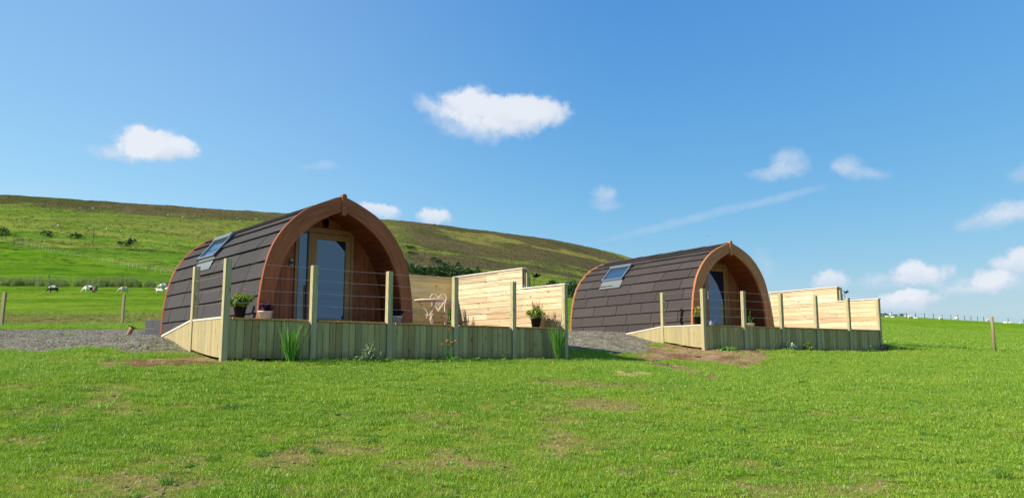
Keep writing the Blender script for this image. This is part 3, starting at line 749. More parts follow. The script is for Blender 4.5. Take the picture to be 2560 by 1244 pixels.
# longer unmown grass outside the lawn on the right and behind
n = 26000; X, Y = sample(n, 24, 60, -40, 44)
border = 26.5+.18*(X-12); k_ = (X > 9) & (Y > border) & (rng.random(n) < np.exp(-(Y-border)/26))
batches.append(mk(X[k_], Y[k_], 0, 3, 1.2, 2.4))
k_ = (X > 9) & (abs(Y-border-.5) < .9); batches.append(mk(X[k_], Y[k_], 6, 7, .9, 1.7))
X2_, Y2_ = sample(30000, 30, 120, 4, 40); kk_ = (X2_ > 9) & (rng.random(30000) < .6)
batches.append(mk(X2_[kk_], Y2_[kk_], 0, 3, 1.8, 4.5, zs=rng.uniform(.5, .9, kk_.sum())))
k_ = (X < 4) & (Y > 29) & (Y < 46); q_ = fbm(X*.8, Y*.8, 3, 101) > .42
k1 = k_ & q_ & (rng.random(n) < .5); batches.append(mk(X[k1], Y[k1], 4, 5, 1.2, 2.4, zs=1.6)); k1 = k_ & q_ & (rng.random(n) < .05); batches.append(mk(X[k1], Y[k1], 6, 7, .7, 1.3))
k_ = (X < 4) & (Y > 23.8) & (Y < 30) & (cover(X, Y)[0] < .5); batches.append(mk(X[k_], Y[k_], 0, 3, 1.2, 2.0))
# ragged grass along the foot of the decks and on the edges of the bare ground
for F, L in ((FA, 7.6), (FB, 7.6)):
    n = 560; u = rng.uniform(-.2, L+.3, n); v = rng.uniform(-.6, -.10, n); P_w = F.C[:2]+u[:, None]*F.u[:2]+v[:, None]*F.v[:2]
    if F is FB: kk_ = u > 3.4
    else: kk_ = u > .8
    batches.append(mk(P_w[kk_, 0], P_w[kk_, 1], 0, 3, .8, 1.4, zs=1.1)); 
    kk2 = kk_ & (rng.random(n) < .10); batches.append(mk(P_w[kk2, 0], P_w[kk2, 1], 6, 7, .4, .8))
allb = [np.concatenate([b[i] for b in batches]) for i in range(4)]
ok = allb[0][:, 2] > -5   # (all of them)
for F, L in ((FA, 7.45), (FB, 7.5)):         # nothing grows up through the decks and pods
    dx = allb[0][:, 0]-F.C[0]; dy = allb[0][:, 1]-F.C[1]; u = dx*F.u[0]+dy*F.u[1]; v = dx*F.v[0]+dy*F.v[1]
    ok &= ~((u > .08) & (u < L) & (v > .1) & (v < 4.25)) & ~((u > .6) & (u < 4.2) & (v > 0) & (v < 7)) & ~((u > -.02) & (u < .1) & (v > 0) & (v < 3.2))
scatter('grass', *[q[ok] for q in allb], None, 'mown lawn grass with worn patches in front of the decks')
# heather and rush tussocks on the open hill
cand = np.where((hillm > .5) & (rad > 120) & (rad < 1050) & (np.abs(np.arctan2(x, y)) < R(40)) & (y > 60))[0]
pick = rng.choice(cand, 90000); ht = heath[pick]; bt = (brown*hillm)[pick]; q_ = fbm(x[pick]/30, y[pick]/14, 4, 130)
kh = rng.random(len(pick)) < np.clip(ht*.42+.05*bt, 0, 1); kr = ~kh & (rng.random(len(pick)) < .26*smooth(.48, .66, q_)+.02)
res_ = []
for kk, i0, i1, s0, s1 in ((kh, 18, 19, .55, 1.3), (kr, 20, 21, .4, .95)):
    id_ = pick[kk]; nn_ = len(id_); jx = x[id_]*(1+rng.normal(0, .004, nn_)); jy = y[id_]*(1+rng.normal(0, .004, nn_)); f_ = np.clip(rad[id_]/420, .45, 1.15)
    b_ = mk(jx, jy, i0, i1, s0, s1); b_[2][:] *= f_[:, None]; res_.append(b_)
scatter('heather', *[np.concatenate([r_[i] for r_ in res_]) for i in range(4)], None, 'heather and rush tussocks scattered over the far hillside')
# rushes along the lower field fence
n = 760; pxs = rng.uniform(-60, 470, n); Yr = rng.normal(95, 1.3, n); Xr = (pxs-1280)/FPX*Yr
k_ = fbm(pxs/9, pxs*0+3, 3, 5) > .42+.1*np.abs(rng.normal(0, 1, n))
scatter('rushes', *mk(Xr[k_], Yr[k_], 8, 9, .45, 1.45), None, 'band of rushes along the fence behind the grazing sheep')
n = 42000; X, Y = sample(n, 13, 29, -42, 30); g_, s_, t_, w_ = cover(X, Y); k_ = (g_ > .5)
b1_ = mk(X[k_], Y[k_], 10, 12, .5, 1.15, dz=0, tilt=.5)
k2_ = (s_ > .5) & (rng.random(n) < .06); b2_ = mk(X[k2_], Y[k2_], 10, 12, .3, .9, dz=0, tilt=.5)
X3, Y3 = sample(26000, 5, 24, -42, 34); g_, s3, t_, w3 = cover(X3, Y3); k3 = ((s3 > .5) & (Y3 > 13)) | (w3*(rng.random(len(X3))) > .22); b3_ = mk(X3[k3], Y3[k3], 13, 14, .25, 1.2, dz=0, tilt=.6)
b2_ = [np.concatenate([b2_[i], b3_[i]]) for i in range(4)]
bb = [np.concatenate([b1_[i], b2_[i]]) for i in range(4)]; ok = np.ones(len(bb[0]), bool)
scatter('gravel', *bb, None, 'loose grey gravel around the pods')

# ---------------------------------------------------------------- glamping pods
PROF = [(1.575, -.16), (1.562, .07), (1.545, .45), (1.50, .80), (1.44, 1.10), (1.34, 1.39), (1.18, 1.65), (1.0, 1.86), (.78, 2.05), (.60, 2.155), (.40, 2.25), (.20, 2.335), (0.0, 2.40)]
INN = [(1.365, -.03), (1.355, .1), (1.33, .5), (1.27, .80), (1.17, 1.13), (1.03, 1.40), (.86, 1.62), (.68, 1.79), (.48, 1.935), (.26, 2.06), (0.0, 2.165)]
def resample(pr, n):
    P = np.array(pr); d = np.r_[0, np.cumsum(np.hypot(*np.diff(P, axis=0).T))]
    def cr(t):
        return np.array([np.interp(t, d, P[:, 0]), np.interp(t, d, P[:, 1])])
    Q = np.array([cr(t) for t in np.linspace(0, d[-1], n)])
    for _ in range(2):
        Q[1:-1] = Q[1:-1]*.5+(Q[:-2]+Q[2:])*.25
    return Q
OUT = resample(PROF, 41); INR = resample(INN, 41)
dO = np.r_[0, np.cumsum(np.hypot(*np.diff(OUT, axis=0).T))]; LO = dO[-1]
def onarc(t, off=0):
    x = np.interp(t, dO, OUT[:, 0]); z = np.interp(t, dO, OUT[:, 1])
    a = max(0, t-.06); b = min(LO, t+.06)
    tx = np.interp(b, dO, OUT[:, 0])-np.interp(a, dO, OUT[:, 0]); tz = np.interp(b, dO, OUT[:, 1])-np.interp(a, dO, OUT[:, 1]); n = math.hypot(tx, tz)
    return np.array([x+tz/n*off, z-tx/n*off])
def ring(mb, outer, inner, y0, y1):
    O = [(-a, b) for a, b in outer]+[(a, b) for a, b in outer[::-1][1:]]
    N = [(-a, b) for a, b in inner]+[(a, b) for a, b in inner[::-1][1:]]
    n = len(O); vs = [(x, y0, z) for x, z in O]+[(x, y0, z) for x, z in N]+[(x, y1, z) for x, z in O]+[(x, y1, z) for x, z in N]
    fs = []
    for i in range(n-1):
        fs += [(i, i+1, n+i+1, n+i), (2*n+i, 3*n+i, 3*n+i+1, 2*n+i+1), (i, 2*n+i, 2*n+i+1, i+1), (n+i, n+i+1, 3*n+i+1, 3*n+i)]
    fs += [(0, n, 3*n, 2*n), (n-1, 3*n-1, 4*n-1, 2*n-1)]
    return mb.raw(vs, fs)
POD_L = 5.7
def make_pod(F, uc, v1, mats, sky, label, seed, groundw):
    """local frame: x across, y back from the front arch, z up from the deck surface"""
    rs = random.Random(seed); p = F.P(uc, v1, 0)
    root = empty('camping_pod', p, F.rz, label, 'camping pod', 'timber camping pods')
    mb = MB()                                             # shingled shell
    RH = .315; nrow = int(math.ceil((LO-.05)/RH))
    for side in (-1, 1):
        for r in range(nrow):
            t0 = r*RH; t1_ = min(LO, t0+RH+.07); a = onarc(t0, .058); b = onarc(t1_, .012); c = onarc(t0, .034); d = onarc(t1_, -.012)
            y = .05; first = rs.uniform(.25, 1.05)
            while y < POD_L-.03:
                L = first if y == .05 else 1.13*rs.uniform(.98, 1.02); y2 = min(POD_L-.02, y+L-.018)
                j = rs.uniform(-.004, .004); mid = rs.uniform(-.002, .006)
                vs = []
                for yy in (y, y2):
                    for q in (a, b, d, c): vs.append((side*(q[0]+(mid if q is a else 0)), yy, q[1]+(j if q is a or q is c else 0)))
                mb.raw(vs, [(0, 1, 2, 3), (7, 6, 5, 4), (0, 4, 5, 1), (1, 5, 6, 2), (2, 6, 7, 3), (3, 7, 4, 0)]); y += L; 
                if y2 >= POD_L-.03: break
    roof = mb.build('roof', mats['shingle'], root)
    mb = MB(); n = 5                                      # ridge caps
    y = .05
    while y < POD_L-.05:
        y2 = min(POD_L-.02, y+.95)
        for side in (-1, 1):
            a = onarc(LO, .07); b = onarc(LO-.17, .062)
            vs = [(0, y, 2.475), (side*b[0], y, b[1]+.012), (side*b[0], y, b[1]-.01), (0, y, 2.445), (0, y2, 2.462), (side*b[0], y2, b[1]), (side*b[0], y2, b[1]-.02), (0, y2, 2.435)]
            mb.raw(vs, [(0, 1, 2, 3), (7, 6, 5, 4), (0, 4, 5, 1), (1, 5, 6, 2), (2, 6, 7, 3), (3, 7, 4, 0)])
        y = y2
    mb.build('ridge_cap', mats['shingle'], root)
    shell = MB(); inn2 = [(a*1.075, b*1.045-.0) for a, b in INR]
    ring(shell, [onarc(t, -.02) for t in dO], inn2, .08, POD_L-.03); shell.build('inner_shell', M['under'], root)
    # front arch
    outer = [onarc(t, .062) for t in dO]; outer[-1] = np.array([0, 2.462])
    fr = MB(); ring(fr, outer, INR, 0, .075); fa = fr.build('front_arch', mats['arch'], root, True)
    bv = fa.modifiers.new('bevel', 'BEVEL'); bv.width = .008; bv.segments = 2; bv.limit_method = 'ANGLE'; bv.angle_limit = R(50)
    for pl in fa.data.polygons: pl.use_smooth = abs(pl.normal.y) < .5
    ks = MB(); ks.prism([(-.05, 2.10), (-.035, 2.085), (.035, 2.085), (.05, 2.10), (.052, 2.47), (.03, 2.51), (-.03, 2.51), (-.052, 2.47)], -.022, .085)
    k = ks.build('apex_block', mats['arch'], root); bv = k.modifiers.new('bevel', 'BEVEL'); bv.width = .008; bv.segments = 2
    rt = MB(); ring(rt, [onarc(t, .062) for t in dO], [onarc(t, -.10) for t in dO], POD_L-.02, POD_L+.03); rt.build('rear_arch', mats['arch'], root, True)
    # rear wall and floor
    rw = MB(); poly = [(-a*.985, b*.985) for a, b in OUT]+[(a*.985, b*.985) for a, b in OUT[::-1][1:]]
    rw.prism(poly, POD_L-.07, POD_L-.03); rw.build('rear_wall', mats['clad'], root)
    fl = MB(); fl.box(-1.42, 1.42, .1, POD_L-.05, -.15, -.02); 
    for yy in (.3, 1.9, 3.5, 5.2): fl.box(-1.35, 1.35, yy, yy+.12, -.32, -.15)
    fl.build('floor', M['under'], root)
    # porch lining: curved boards along the pod
    ln = MB(); dI = np.r_[0, np.cumsum(np.hypot(*np.diff(INR, axis=0).T))]; LI = dI[-1]; nb = 24
    def arcI(t, off):
        x = np.interp(t, dI, INR[:, 0]); z = np.interp(t, dI, INR[:, 1]); a = max(0, t-.05); b = min(LI, t+.05)
        tx = np.interp(b, dI, INR[:, 0])-np.interp(a, dI, INR[:, 0]); tz = np.interp(b, dI, INR[:, 1])-np.interp(a, dI, INR[:, 1]); n = math.hypot(tx, tz)
        return (x+tz/n*off, z-tx/n*off)
    for side in (-1, 1):
        for i in range(nb):
            t0 = LI*i/nb+.002; t1_ = LI*(i+1)/nb-.002
            q = [arcI(t0, .012), arcI(t1_, .012), arcI(t1_, .04), arcI(t0, .04)]
            vs = [(side*a, yy, b) for yy in (.076, .80) for a, b in q]
            ln.raw(vs, [(0, 1, 2, 3), (7, 6, 5, 4), (0, 4, 5, 1), (1, 5, 6, 2), (2, 6, 7, 3), (3, 7, 4, 0)])
    ln.build('porch_lining', mats['lining'], root)
    # front wall
    WV = .78; fx0, fx1, ft = -.62, .64, 1.885
    cl = MB(); bw = .095
    def top(x):
        t = np.interp(abs(x), INR[::-1, 0], INR[::-1, 1]); return float(t)+.012
    x = -1.36
    while x < 1.36:
        xa, xb = x+.003, min(1.362, x+bw-.003)
        segs = [(xa, xb, -.02)]
        if xb > fx0 and xa < fx1: segs = [(xa, xb, ft)] if (xa >= fx0 and xb <= fx1) else ([(xa, fx0, -.02), (fx0, xb, ft)] if xa < fx0 else [(xa, fx1, ft), (fx1, xb, -.02)])
        for (p0, p1, zb) in segs:
            if p1-p0 < .004: continue
            za, zc = top(p0), top(p1)
            pts = [(p0, zb), (p1, zb), (p1, zc), (p0, za)]
            if p0 < 0 < p1: pts = [(p0, zb), (p1, zb), (p1, zc), (0, top(0)), (p0, za)]
            if min(za, zc) > zb: cl.prism(pts, WV, WV+.02)
        x += bw
    bk_ = [(-a, b) for a, b in INR]+[(a, b) for a, b in INR[::-1][1:]]
    cl.build('front_wall', mats['clad'], root)
    bkm = MB(); bkm.prism(bk_, WV+.075, WV+.10); bkm.build('wall_backing', M['under'], root)
    # door and side window
    fm = MB(); y0, y1 = WV-.035, WV+.055
    fm.box(fx0, fx0+.055, y0, y1, -.02, ft, ch=.004); fm.box(fx1-.055, fx1, y0, y1, -.02, ft, ch=.004); fm.box(fx0+.057, fx1-.057, y0, y1, ft-.06, ft, ch=.004)
    fm.box(-.345, -.285, y0, y1, -.02, ft-.062, ch=.004); fm.box(fx0-.03, fx1+.03, y0-.018, y0-.002, ft-.005, ft+.035, ch=.003)
    fm.build('door_frame', mats['dframe'], root)
    sw = MB()
    for b in ((-.562, -.545, .0, ft-.064), (-.366, -.348, .0, ft-.064)): sw.box(b[0], b[1], y0+.008, y1-.01, b[2], b[3])
    sw.box(-.544, -.367, y0+.008, y1-.01, 0, .03); sw.box(-.544, -.367, y0+.008, y1-.01, ft-.09, ft-.064)
    s_ = sw.build('side_window', M['darkalu'], root); g_ = MB(); g_.box(-.546, -.365, y0+.03, y0+.045, .028, ft-.088); g_.build('glass', M['glass'], s_)
    dr = MB(); dx0, dx1 = -.282, .58; st = .115
    dr.box(dx0, dx0+st, y0+.012, y1-.01, 0, ft-.065, ch=.004); dr.box(dx1-st, dx1, y0+.012, y1-.01, 0, ft-.065, ch=.004)
    dr.box(dx0+st+.001, dx1-st-.001, y0+.012, y1-.01, ft-.185, ft-.066, ch=.004); dr.box(dx0+st+.001, dx1-st-.001, y0+.012, y1-.01, 0, .12, ch=.004)
    d = dr.build('door', mats['dframe'], root)
    g_ = MB(); g_.box(dx0+st-.004, dx1-st+.004, y0+.035, y0+.05, .117, ft-.182); g_.build('glass', M['glass'], d)
    h = MB(); h.box(dx0+.035, dx0+.07, y0+.0, y0+.011, .86, 1.08, ch=.003); h.tube([(dx0+.052, y0, 1.0), (dx0+.052, y0-.045, 1.0), (dx0+.15, y0-.05, 1.0)], .009, 8)
    h.build('handle', M['steel'], d)
    for zz in (.22, .95, 1.62):
        h = MB(); h.tube([(dx1+.004, y0-.004, zz-.05), (dx1+.004, y0-.004, zz+.05)], .011, 8); h.build('hinge', M['dframe'], d)
    # lamp over the door
    lp = MB(); lp.box(-.055, .055, WV-.02, WV, 2.02, 2.10, ch=.006); lp.lathe([(0, -.09), (.032, -.085), (.042, -.03), (.045, .05), (.03, .075), (0, .08)], 12, (0, WV-.07, 2.03)); lp.build('wall_lamp', M['black'], root, True)
    # skylight
    va, vb, ta, tb, tf = sky
    A = onarc(ta, 0); B = onarc(tb, 0); dirv = np.array([B[0]-A[0], B[1]-A[1]]); Ls = np.linalg.norm(dirv); dirv /= Ls; nrm = np.array([dirv[1], -dirv[0]])
    Mx = Matrix(((0, -dirv[0], -nrm[0], -(A[0]+nrm[0]*.055)), (1, 0, 0, va), (0, dirv[1], nrm[1], A[1]+nrm[1]*.055), (0, 0, 0, 1)))
    wv = vb-va; e = .055
    sk = MB(); sk.box(0, wv, 0, e, -.05, .055, Mx, ch=.004); sk.box(0, e, e, Ls, -.05, .055, Mx, ch=.004); sk.box(wv-e, wv, e, Ls, -.05, .055, Mx, ch=.004)
    so_ = sk.build('skylight', M['greyalu'], root)
    hd = MB(); hd.box(-.012, wv+.012, Ls-.085, Ls+.03, -.04, .085, Mx, ch=.006); hd.build('head_cover', M['greyalu'], so_)
    for q0, q1 in ((-.03, -.003), (wv+.003, wv+.03)):
        sd = MB(); sd.box(q0, q1, -.01, Ls+.02, -.07, .045, Mx); sd.build('side_flashing', M['darkalu'], so_)
    gs = MB(); gs.box(e, wv-e, e, Ls-.08, .012, .024, Mx); gs.build('glass', M['skyglass'], so_)
    ff = MB(); a = onarc(tf, .062); b = onarc(ta+.03, .055); 
    for i in range(8):
        y0_ = va-.03+(wv+.0)*i/8; y1_ = va-.03+(wv+.0)*(i+1)/8-.002
        ff.raw([(-a[0], y0_, a[1]), (-b[0], y0_, b[1]), (-b[0], y1_, b[1]), (-a[0], y1_, a[1]), (-a[0]+.01, y0_, a[1]-.01), (-b[0]+.01, y0_, b[1]-.01), (-b[0]+.01, y1_, b[1]-.01), (-a[0]+.01, y1_, a[1]-.01)],
               [(0, 1, 2, 3), (4, 7, 6, 5), (0, 4, 5, 1), (1, 5, 6, 2), (2, 6, 7, 3), (3, 7, 4, 0)])
    ff.build('apron_flashing', M['flash'], so_)
    return root
def arc_at_w(w): return float(np.interp(w, OUT[:, 1], dO))
mA = dict(shingle=M['shingle'], arch=M['arch'], clad=M['clad'], lining=M['lining'], dframe=M['dframe'])
mB = dict(shingle=M['shingle2'], arch=M['arch2'], clad=M['clad2'], lining=M['lining2'], dframe=M['dframe2'])
podA = make_pod(FA, 2.61, 1.07, mA, (3.17, 4.2, arc_at_w(1.45), arc_at_w(1.94), arc_at_w(1.20)), 'nearer arched timber pod with shingles tinted grey for sky sheen and red-brown arch, on the left', 3, -.2)
podB = make_pod(FB, 2.28, 1.05, mB, (3.38, 4.42, arc_at_w(1.56), arc_at_w(2.03), arc_at_w(1.33)), 'farther arched timber pod with brown shingles and amber arch, on the right', 8, -.1)
kb = MB(); kb.box(-.035, .035, 0, .035, -.065, .0, ch=.006); kb.box(-.03, .03, -.004, .03, .0, .07, ch=.008)
ks_ = kb.build('key_safe', M['greyalu'], podA); ks_.location = (-.70, .735, 1.19)
bt = MB(); bt.tube([(0, -.008, -.035), (0, -.008, .0)], .02, 10); bt.lathe([(0, 0), (.018, .0), (.02, .008), (0, .01)], 12, (0, 0, 0), Matrix.Rotation(math.pi/2, 4, 'X')).build('dial', M['black'], ks_)

# ---------------------------------------------------------------- decks
def zg(F, u, v): p = F.P(u, v); return h1(p[0], p[1])-F.C[2]
def make_deck(F, botw, label, seed, v1):
    rs = random.Random(seed); root = empty('deck', F.P(0, 0, 0), F.rz, label, 'deck', 'raised timber decks')
    S = F.s; L = 5*S+.1
    PH = .94
    for i in range(6):                                   # front posts
        u = i*S; mb = MB(); zb = zg(F, u, 0)-.25; hh = PH if i < 5 else .955
        mb.box(u, u+.1, 0, .1, zb, hh+rs.uniform(-.004, .004), ch=.004); mb.build('post', M['post'], root)
    mb = MB(); mb.box(0, .1, S, S+.1, zg(F, 0, S)-.25, PH, ch=.004); mb.build('post', M['post'], root)
    for i in range(5):                                   # upright boards below the deck edge
        a, b = i*S+.103, (i+1)*S-.003; n = 11; mb = MB(); e = [a]+[a+(b-a)*(k+rs.uniform(-.06, .06))/n for k in range(1, n)]+[b]
        for k in range(n):
            mb.box(e[k]+.003, e[k+1]-.0035, .028+rs.uniform(0, .004), .052, botw+rs.uniform(-.006, .006), -.033, ch=.003)
        mb.build('skirt_panel', M['skirt'], root)
    def side(u0, va, vb, topf, nm, n, mat, thick=.022):
        mb = MB(); 
        for k in range(n):
            y0, y1 = va+(vb-va)*k/n+.001, va+(vb-va)*(k+1)/n-.001
            bo = [max(botw+.02, zg(F, u0, yy)+(.055 if yy < S else -.03)) for yy in (y0, y1)]; tp = [topf(y0)-.02, topf(y1)-.02]
            if tp[0] <= bo[0]+.003 and tp[1] <= bo[1]+.003: continue
            bo = [min(bo[i], tp[i]-.004) for i in range(2)]
            vs = [(x, yy, zz) for x in (u0, u0+thick) for yy, zz in ((y0, bo[0]), (y1, bo[1]), (y1, tp[1]), (y0, tp[0]))]
            mb.raw(vs, [(0, 3, 2, 1), (4, 5, 6, 7), (0, 1, 5, 4), (1, 2, 6, 5), (2, 3, 7, 6), (3, 0, 4, 7)])
        o = mb.build(nm, mat, root); return o
    side(.02, .103, S-.003, lambda v: 0, 'side_panel', 14, M['skirt_side'])
    rend = 3.22 if F is FA else 3.08; zr = zg(F, 0, rend)+.02
    rt = lambda v: -.0+(zr)*(v-S-.1)/(rend-S-.1)
    side(.02, S+.103, rend, rt, 'ramp_panel', 15, M['skirt_side'])
    mb = MB(); mb.box(.008, .05, .103, S-.003, -.02, .012, ch=.003)
    mb.raw([(x, v, rt(v)+dz) for x in (.006, .05) for v, dz in ((S+.1, -.018), (rend+.02, -.018), (rend+.02, .014), (S+.1, .014))], [(0, 3, 2, 1), (4, 5, 6, 7), (0, 1, 5, 4), (1, 2, 6, 5), (2, 3, 7, 6), (3, 0, 4, 7)])
    mb.build('edge_trim', M['cap'], root)
    side(L-.02, .103, 4.2, lambda v: 0, 'side_panel', 34, M['skirt'])
    mb = MB(); w_ = .1215; x = .06                          # decking boards run away from the front edge
    while x < L-.03:
        x2 = min(x+w_, L-.02); vend = 4.2 if x > 4.25 else (1.12 if x > .72 else S+.1)
        yst = .104 if any(x2 > i*S-.004 and x < i*S+.104 for i in range(6)) else .004+rs.uniform(0, .006)
        mb.box(x+.002, x2-.002, yst, vend, -.031, 0, ch=.004); x = x2
    mb.build('decking', M['decking'], root)
    jo = MB(); 
    for vv in (.08, .6, 1.1): jo.box(.06, L-.05, vv, vv+.045, -.18, -.034)
    for vv in (1.9, 2.7, 3.5, 4.1): jo.box(4.3, L-.05, vv, vv+.045, -.18, -.034)
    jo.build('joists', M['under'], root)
    rp = MB()
    rp.raw([(.04, S+.1, -.025), (.62, S+.1, -.025), (.62, rend, zr-.025), (.04, rend, zr-.025), (.04, S+.1, 0), (.62, S+.1, 0), (.62, rend, zr), (.04, rend, zr)], [(0, 3, 2, 1), (4, 5, 6, 7), (0, 1, 5, 4), (1, 2, 6, 5), (2, 3, 7, 6), (3, 0, 4, 7)])
    rp.build('ramp', M['decking'], root)
    for j, w in enumerate((.895, .68, .46, .24)):         # wires
        mb = MB(); pts = []
        for i in range(6):
            pts.append((i*S+.05, .045, w))
            if i < 5: pts.append((i*S+.05+S/2, .045, w-.008))
        mb.tube(pts, .0024, 5); mb.tube([(.045, .05, w), (.045, S*.5, w-.006), (.045, S+.02, w)], .0024, 5); mb.lathe([(0, 0), (.012, 0), (.012, .03), (0, .03)], 8, (0, 0, 0), Matrix.Translation((.045, S-.03, w)) @ Matrix.Rotation(-math.pi/2, 4, 'X'))
        mb.build('wire', M['steel'], root)
    return root
dkA = make_deck(FA, -.655, 'nearer raised timber deck with post and wire railing, left', 4, 1.07)
dkB = make_deck(FB, -.635, 'farther raised timber deck with post and wire railing, right', 5, 1.05)

def hboards(mb, axis, pos, a, b, z0, z1, rs, t=.02, bh=.142):
    z = z0; k = 0
    while z < z1-.02:
        zt = min(z1, z+bh); cut = [a, b]
        if b-a > 2 and rs.random() < .8: cut = [a, a+(b-a)*rs.choice((.33, .5, .66)), b]
        for q in range(len(cut)-1):
            off = rs.uniform(0, .003)
            if axis == 'v': mb.box(pos+off, pos+t+off, cut[q]+.001, cut[q+1]-.001, z+.004, zt-.0035, ch=.003)
            else: mb.box(cut[q]+.001, cut[q+1]-.001, pos+off, pos+t+off, z+.004, zt-.0035, ch=.003)
        z = zt; k += 1
def make_fences(F, which, seed, vend, step, backu):
    rs = random.Random(seed); S = F.s; L = 5*S
    p = F.P(L, 0, 0); H1, H2 = .955, 1.435
    r = empty('privacy_fence', p, F.rz, 'stepped pale pine privacy fence on the right end of the %s deck' % which, 'fence', 'stepped end fences')
    mb = MB(); x0 = .012
    hboards(mb, 'v', x0, .103, vend, .004, H1-.004, rs); hboards(mb, 'v', x0, step, vend, H1-.002, H2-.004, rs); mb.build('board_panel', M['fence'], r)
    mb = MB(); hboards(mb, 'v', x0+.075, .103, vend, .004, H1-.004, rs); hboards(mb, 'v', x0+.075, step, vend, H1-.002, H2-.004, rs); mb.build('outer_panel', M['fence'], r)
    cp_ = MB(); cp_.box(-.015, .125, -.02, step-.002, H1, H1+.032, ch=.005); cp_.box(-.015, .125, step-.035, vend+.02, H2, H2+.032, ch=.005); cp_.build('cap_rail', M['cap'], r)
    for vv, hh in ((step-.05, H2-.002), ((step+vend)/2, H2-.002), (vend-.1, H2-.002)):
        mb = MB(); mb.box(x0+.1, x0+.2, vv, vv+.09, -.9, hh, ch=.004); mb.build('post', M['post'], r)
    b = empty('privacy_fence', F.P(backu, vend, 0), F.rz, 'pine fence closing the back of the %s deck beside its pod' % which, 'fence', 'back fences')
    mb = MB(); hboards(mb, 'u', .03, 0, L-backu+.0, .004, H2-.03, rs); mb.build('board_panel', M['fence_x'], b)
    cp_ = MB(); cp_.box(0, L-backu-.02, -.0, .13, H2-.028, H2, ch=.004); cp_.build('cap_rail', M['fence_x'], b)
    for uu in (.3, 1.6, L-backu-.2):
        mb = MB(); mb.box(uu, uu+.09, .054, .144, -.6, H2-.03, ch=.004); mb.build('post', M['post'], b)
make_fences(FA, 'nearer', 21, 4.2, 1.45, 4.22)
make_fences(FB, 'farther', 22, 4.2, 1.45, 3.9)

# scroll bracket with a metal bird at each fence step
def bird_bracket(F, label):
    r = empty('bird_ornament', F.P(5*F.s+.20, 1.38, 1.10), F.rz, label, 'ornament', 'metal bird ornaments')
    mb = MB(); mb.tube([(0, 0, -.12), (.06, 0, -.10), (.12, 0, -.04), (.14, 0, .03), (.10, 0, .08), (.05, 0, .07)], .007, 6); mb.tube([(0, 0, -.16), (0, 0, .14)], .008, 6); mb.tube([(.10, 0, .08), (.16, 0, .13), (.20, 0, .15)], .006, 6)
    mb.build('scroll_arm', M['black'], r)
    b = MB(); b.tube([(.05, 0, .165), (.12, 0, .17), (.20, 0, .185), (.27, 0, .20), (.31, 0, .215), (.36, 0, .215)], [.004, .018, .032, .026, .022, .002], 8)
    b.raw([(.15, -.01, .19), (.24, -.01, .20), (.10, -.14, .27), (.15, .01, .19), (.24, .01, .20), (.06, .12, .28)], [(0, 1, 2), (3, 5, 4)])
    b.raw([(.10, 0, .17), (-.02, -.04, .16), (.02, 0, .165), (-.02, .04, .16)], [(0, 1, 2), (0, 2, 3)])
    b.build('bird', M['black'], r)
bird_bracket(FA, 'black metal bird on the step of the nearer deck fence')
bird_bracket(FB, 'black metal bird on the step of the farther deck fence')

# ---------------------------------------------------------------- plants
def leaf_shape(mb, base, direc, length, width, droop=.3, n=3, curl=0.0):
    """one pointed leaf: a bent strip that widens then narrows to a tip"""
    base = Vector(base); d = Vector(direc).normalized(); side = d.cross(Vector((0, 0, 1)))
    side = side.normalized() if side.length > 1e-3 else Vector((1, 0, 0))
    vs = []; p = base.copy(); step = length/n
    prof = [0.35, 1.0, .75, .45, .25][:n]
    for i in range(n):
        w = width*prof[min(i, len(prof)-1)]/2; vs += [p-side*w, p+side*w]
        d = (d+Vector((0, 0, -droop/n*1.6))).normalized(); p = p+d*step
    vs.append(p)
    fs = [(2*i, 2*i+1, 2*i+3, 2*i+2) for i in range(n-1)]+[(2*n-2, 2*n-1, 2*n)]
    mb.raw(vs, fs)
def rnd_dir(rs, el0, el1):
    a = rs.uniform(0, 2*math.pi); e = R(rs.uniform(el0, el1)); return Vector((math.cos(a)*math.cos(e), math.sin(a)*math.cos(e), math.sin(e)))
M['reed'] = leafmat('reed_leaf', (.07, .22, .025), (.20, .36, .05), .3, .7)
M['yleaf'] = leafmat('yellow_green_leaf', (.16, .25, .04), (.33, .40, .09), .35, .8)
M['gleaf'] = leafmat('mid_green_leaf', (.08, .24, .03), (.20, .38, .06), .3, .8)
M['silver'] = leafmat('silvery_leaf', (.16, .22, .12), (.34, .40, .27), .25, .8)
M['purple'] = leafmat('purple_leaf', (.06, .012, .028), (.15, .035, .06), .2, .8)
M['pink'] = leafmat('pink_petal', (.50, .06, .22), (.68, .16, .36), .3, .8)
M['palepink'] = leafmat('pale_pink_plume', (.55, .36, .28), (.70, .50, .38), .3, .8)
M['white_f'] = leafmat('white_petal', (.70, .70, .62), (.80, .80, .76), .3, .5)
M['orange'] = leafmat('orange_petal', (.60, .20, .03), (.75, .34, .05), .3, .5)
M['yellow'] = leafmat('yellow_petal', (.62, .50, .06), (.75, .66, .15), .3, .5)
M['mauve'] = leafmat('mauve_petal', (.22, .10, .26), (.34, .18, .38), .3, .5)
M['drystem'] = leafmat('dry_stem', (.42, .30, .15), (.58, .44, .24), .2, .8)
M['darkleaf'] = leafmat('dark_evergreen', (.018, .048, .022), (.045, .088, .032), .1, .6, scale=.8)
M['gorse'] = leafmat('gorse_green', (.035, .075, .022), (.085, .14, .035), .12, .6, scale=.6)
POTM = M['black']
def pot(r0, r1, h, mat, parent, name='pot'):
    mb = MB(); mb.lathe([(0, 0), (r0, 0), (r1*.98, h*.86), (r1*1.06, h*.87), (r1*1.06, h), (r1*.95, h), (r1*.9, h*.9), (0, h*.9)], 20)
    return mb.build(name, mat, parent, True)
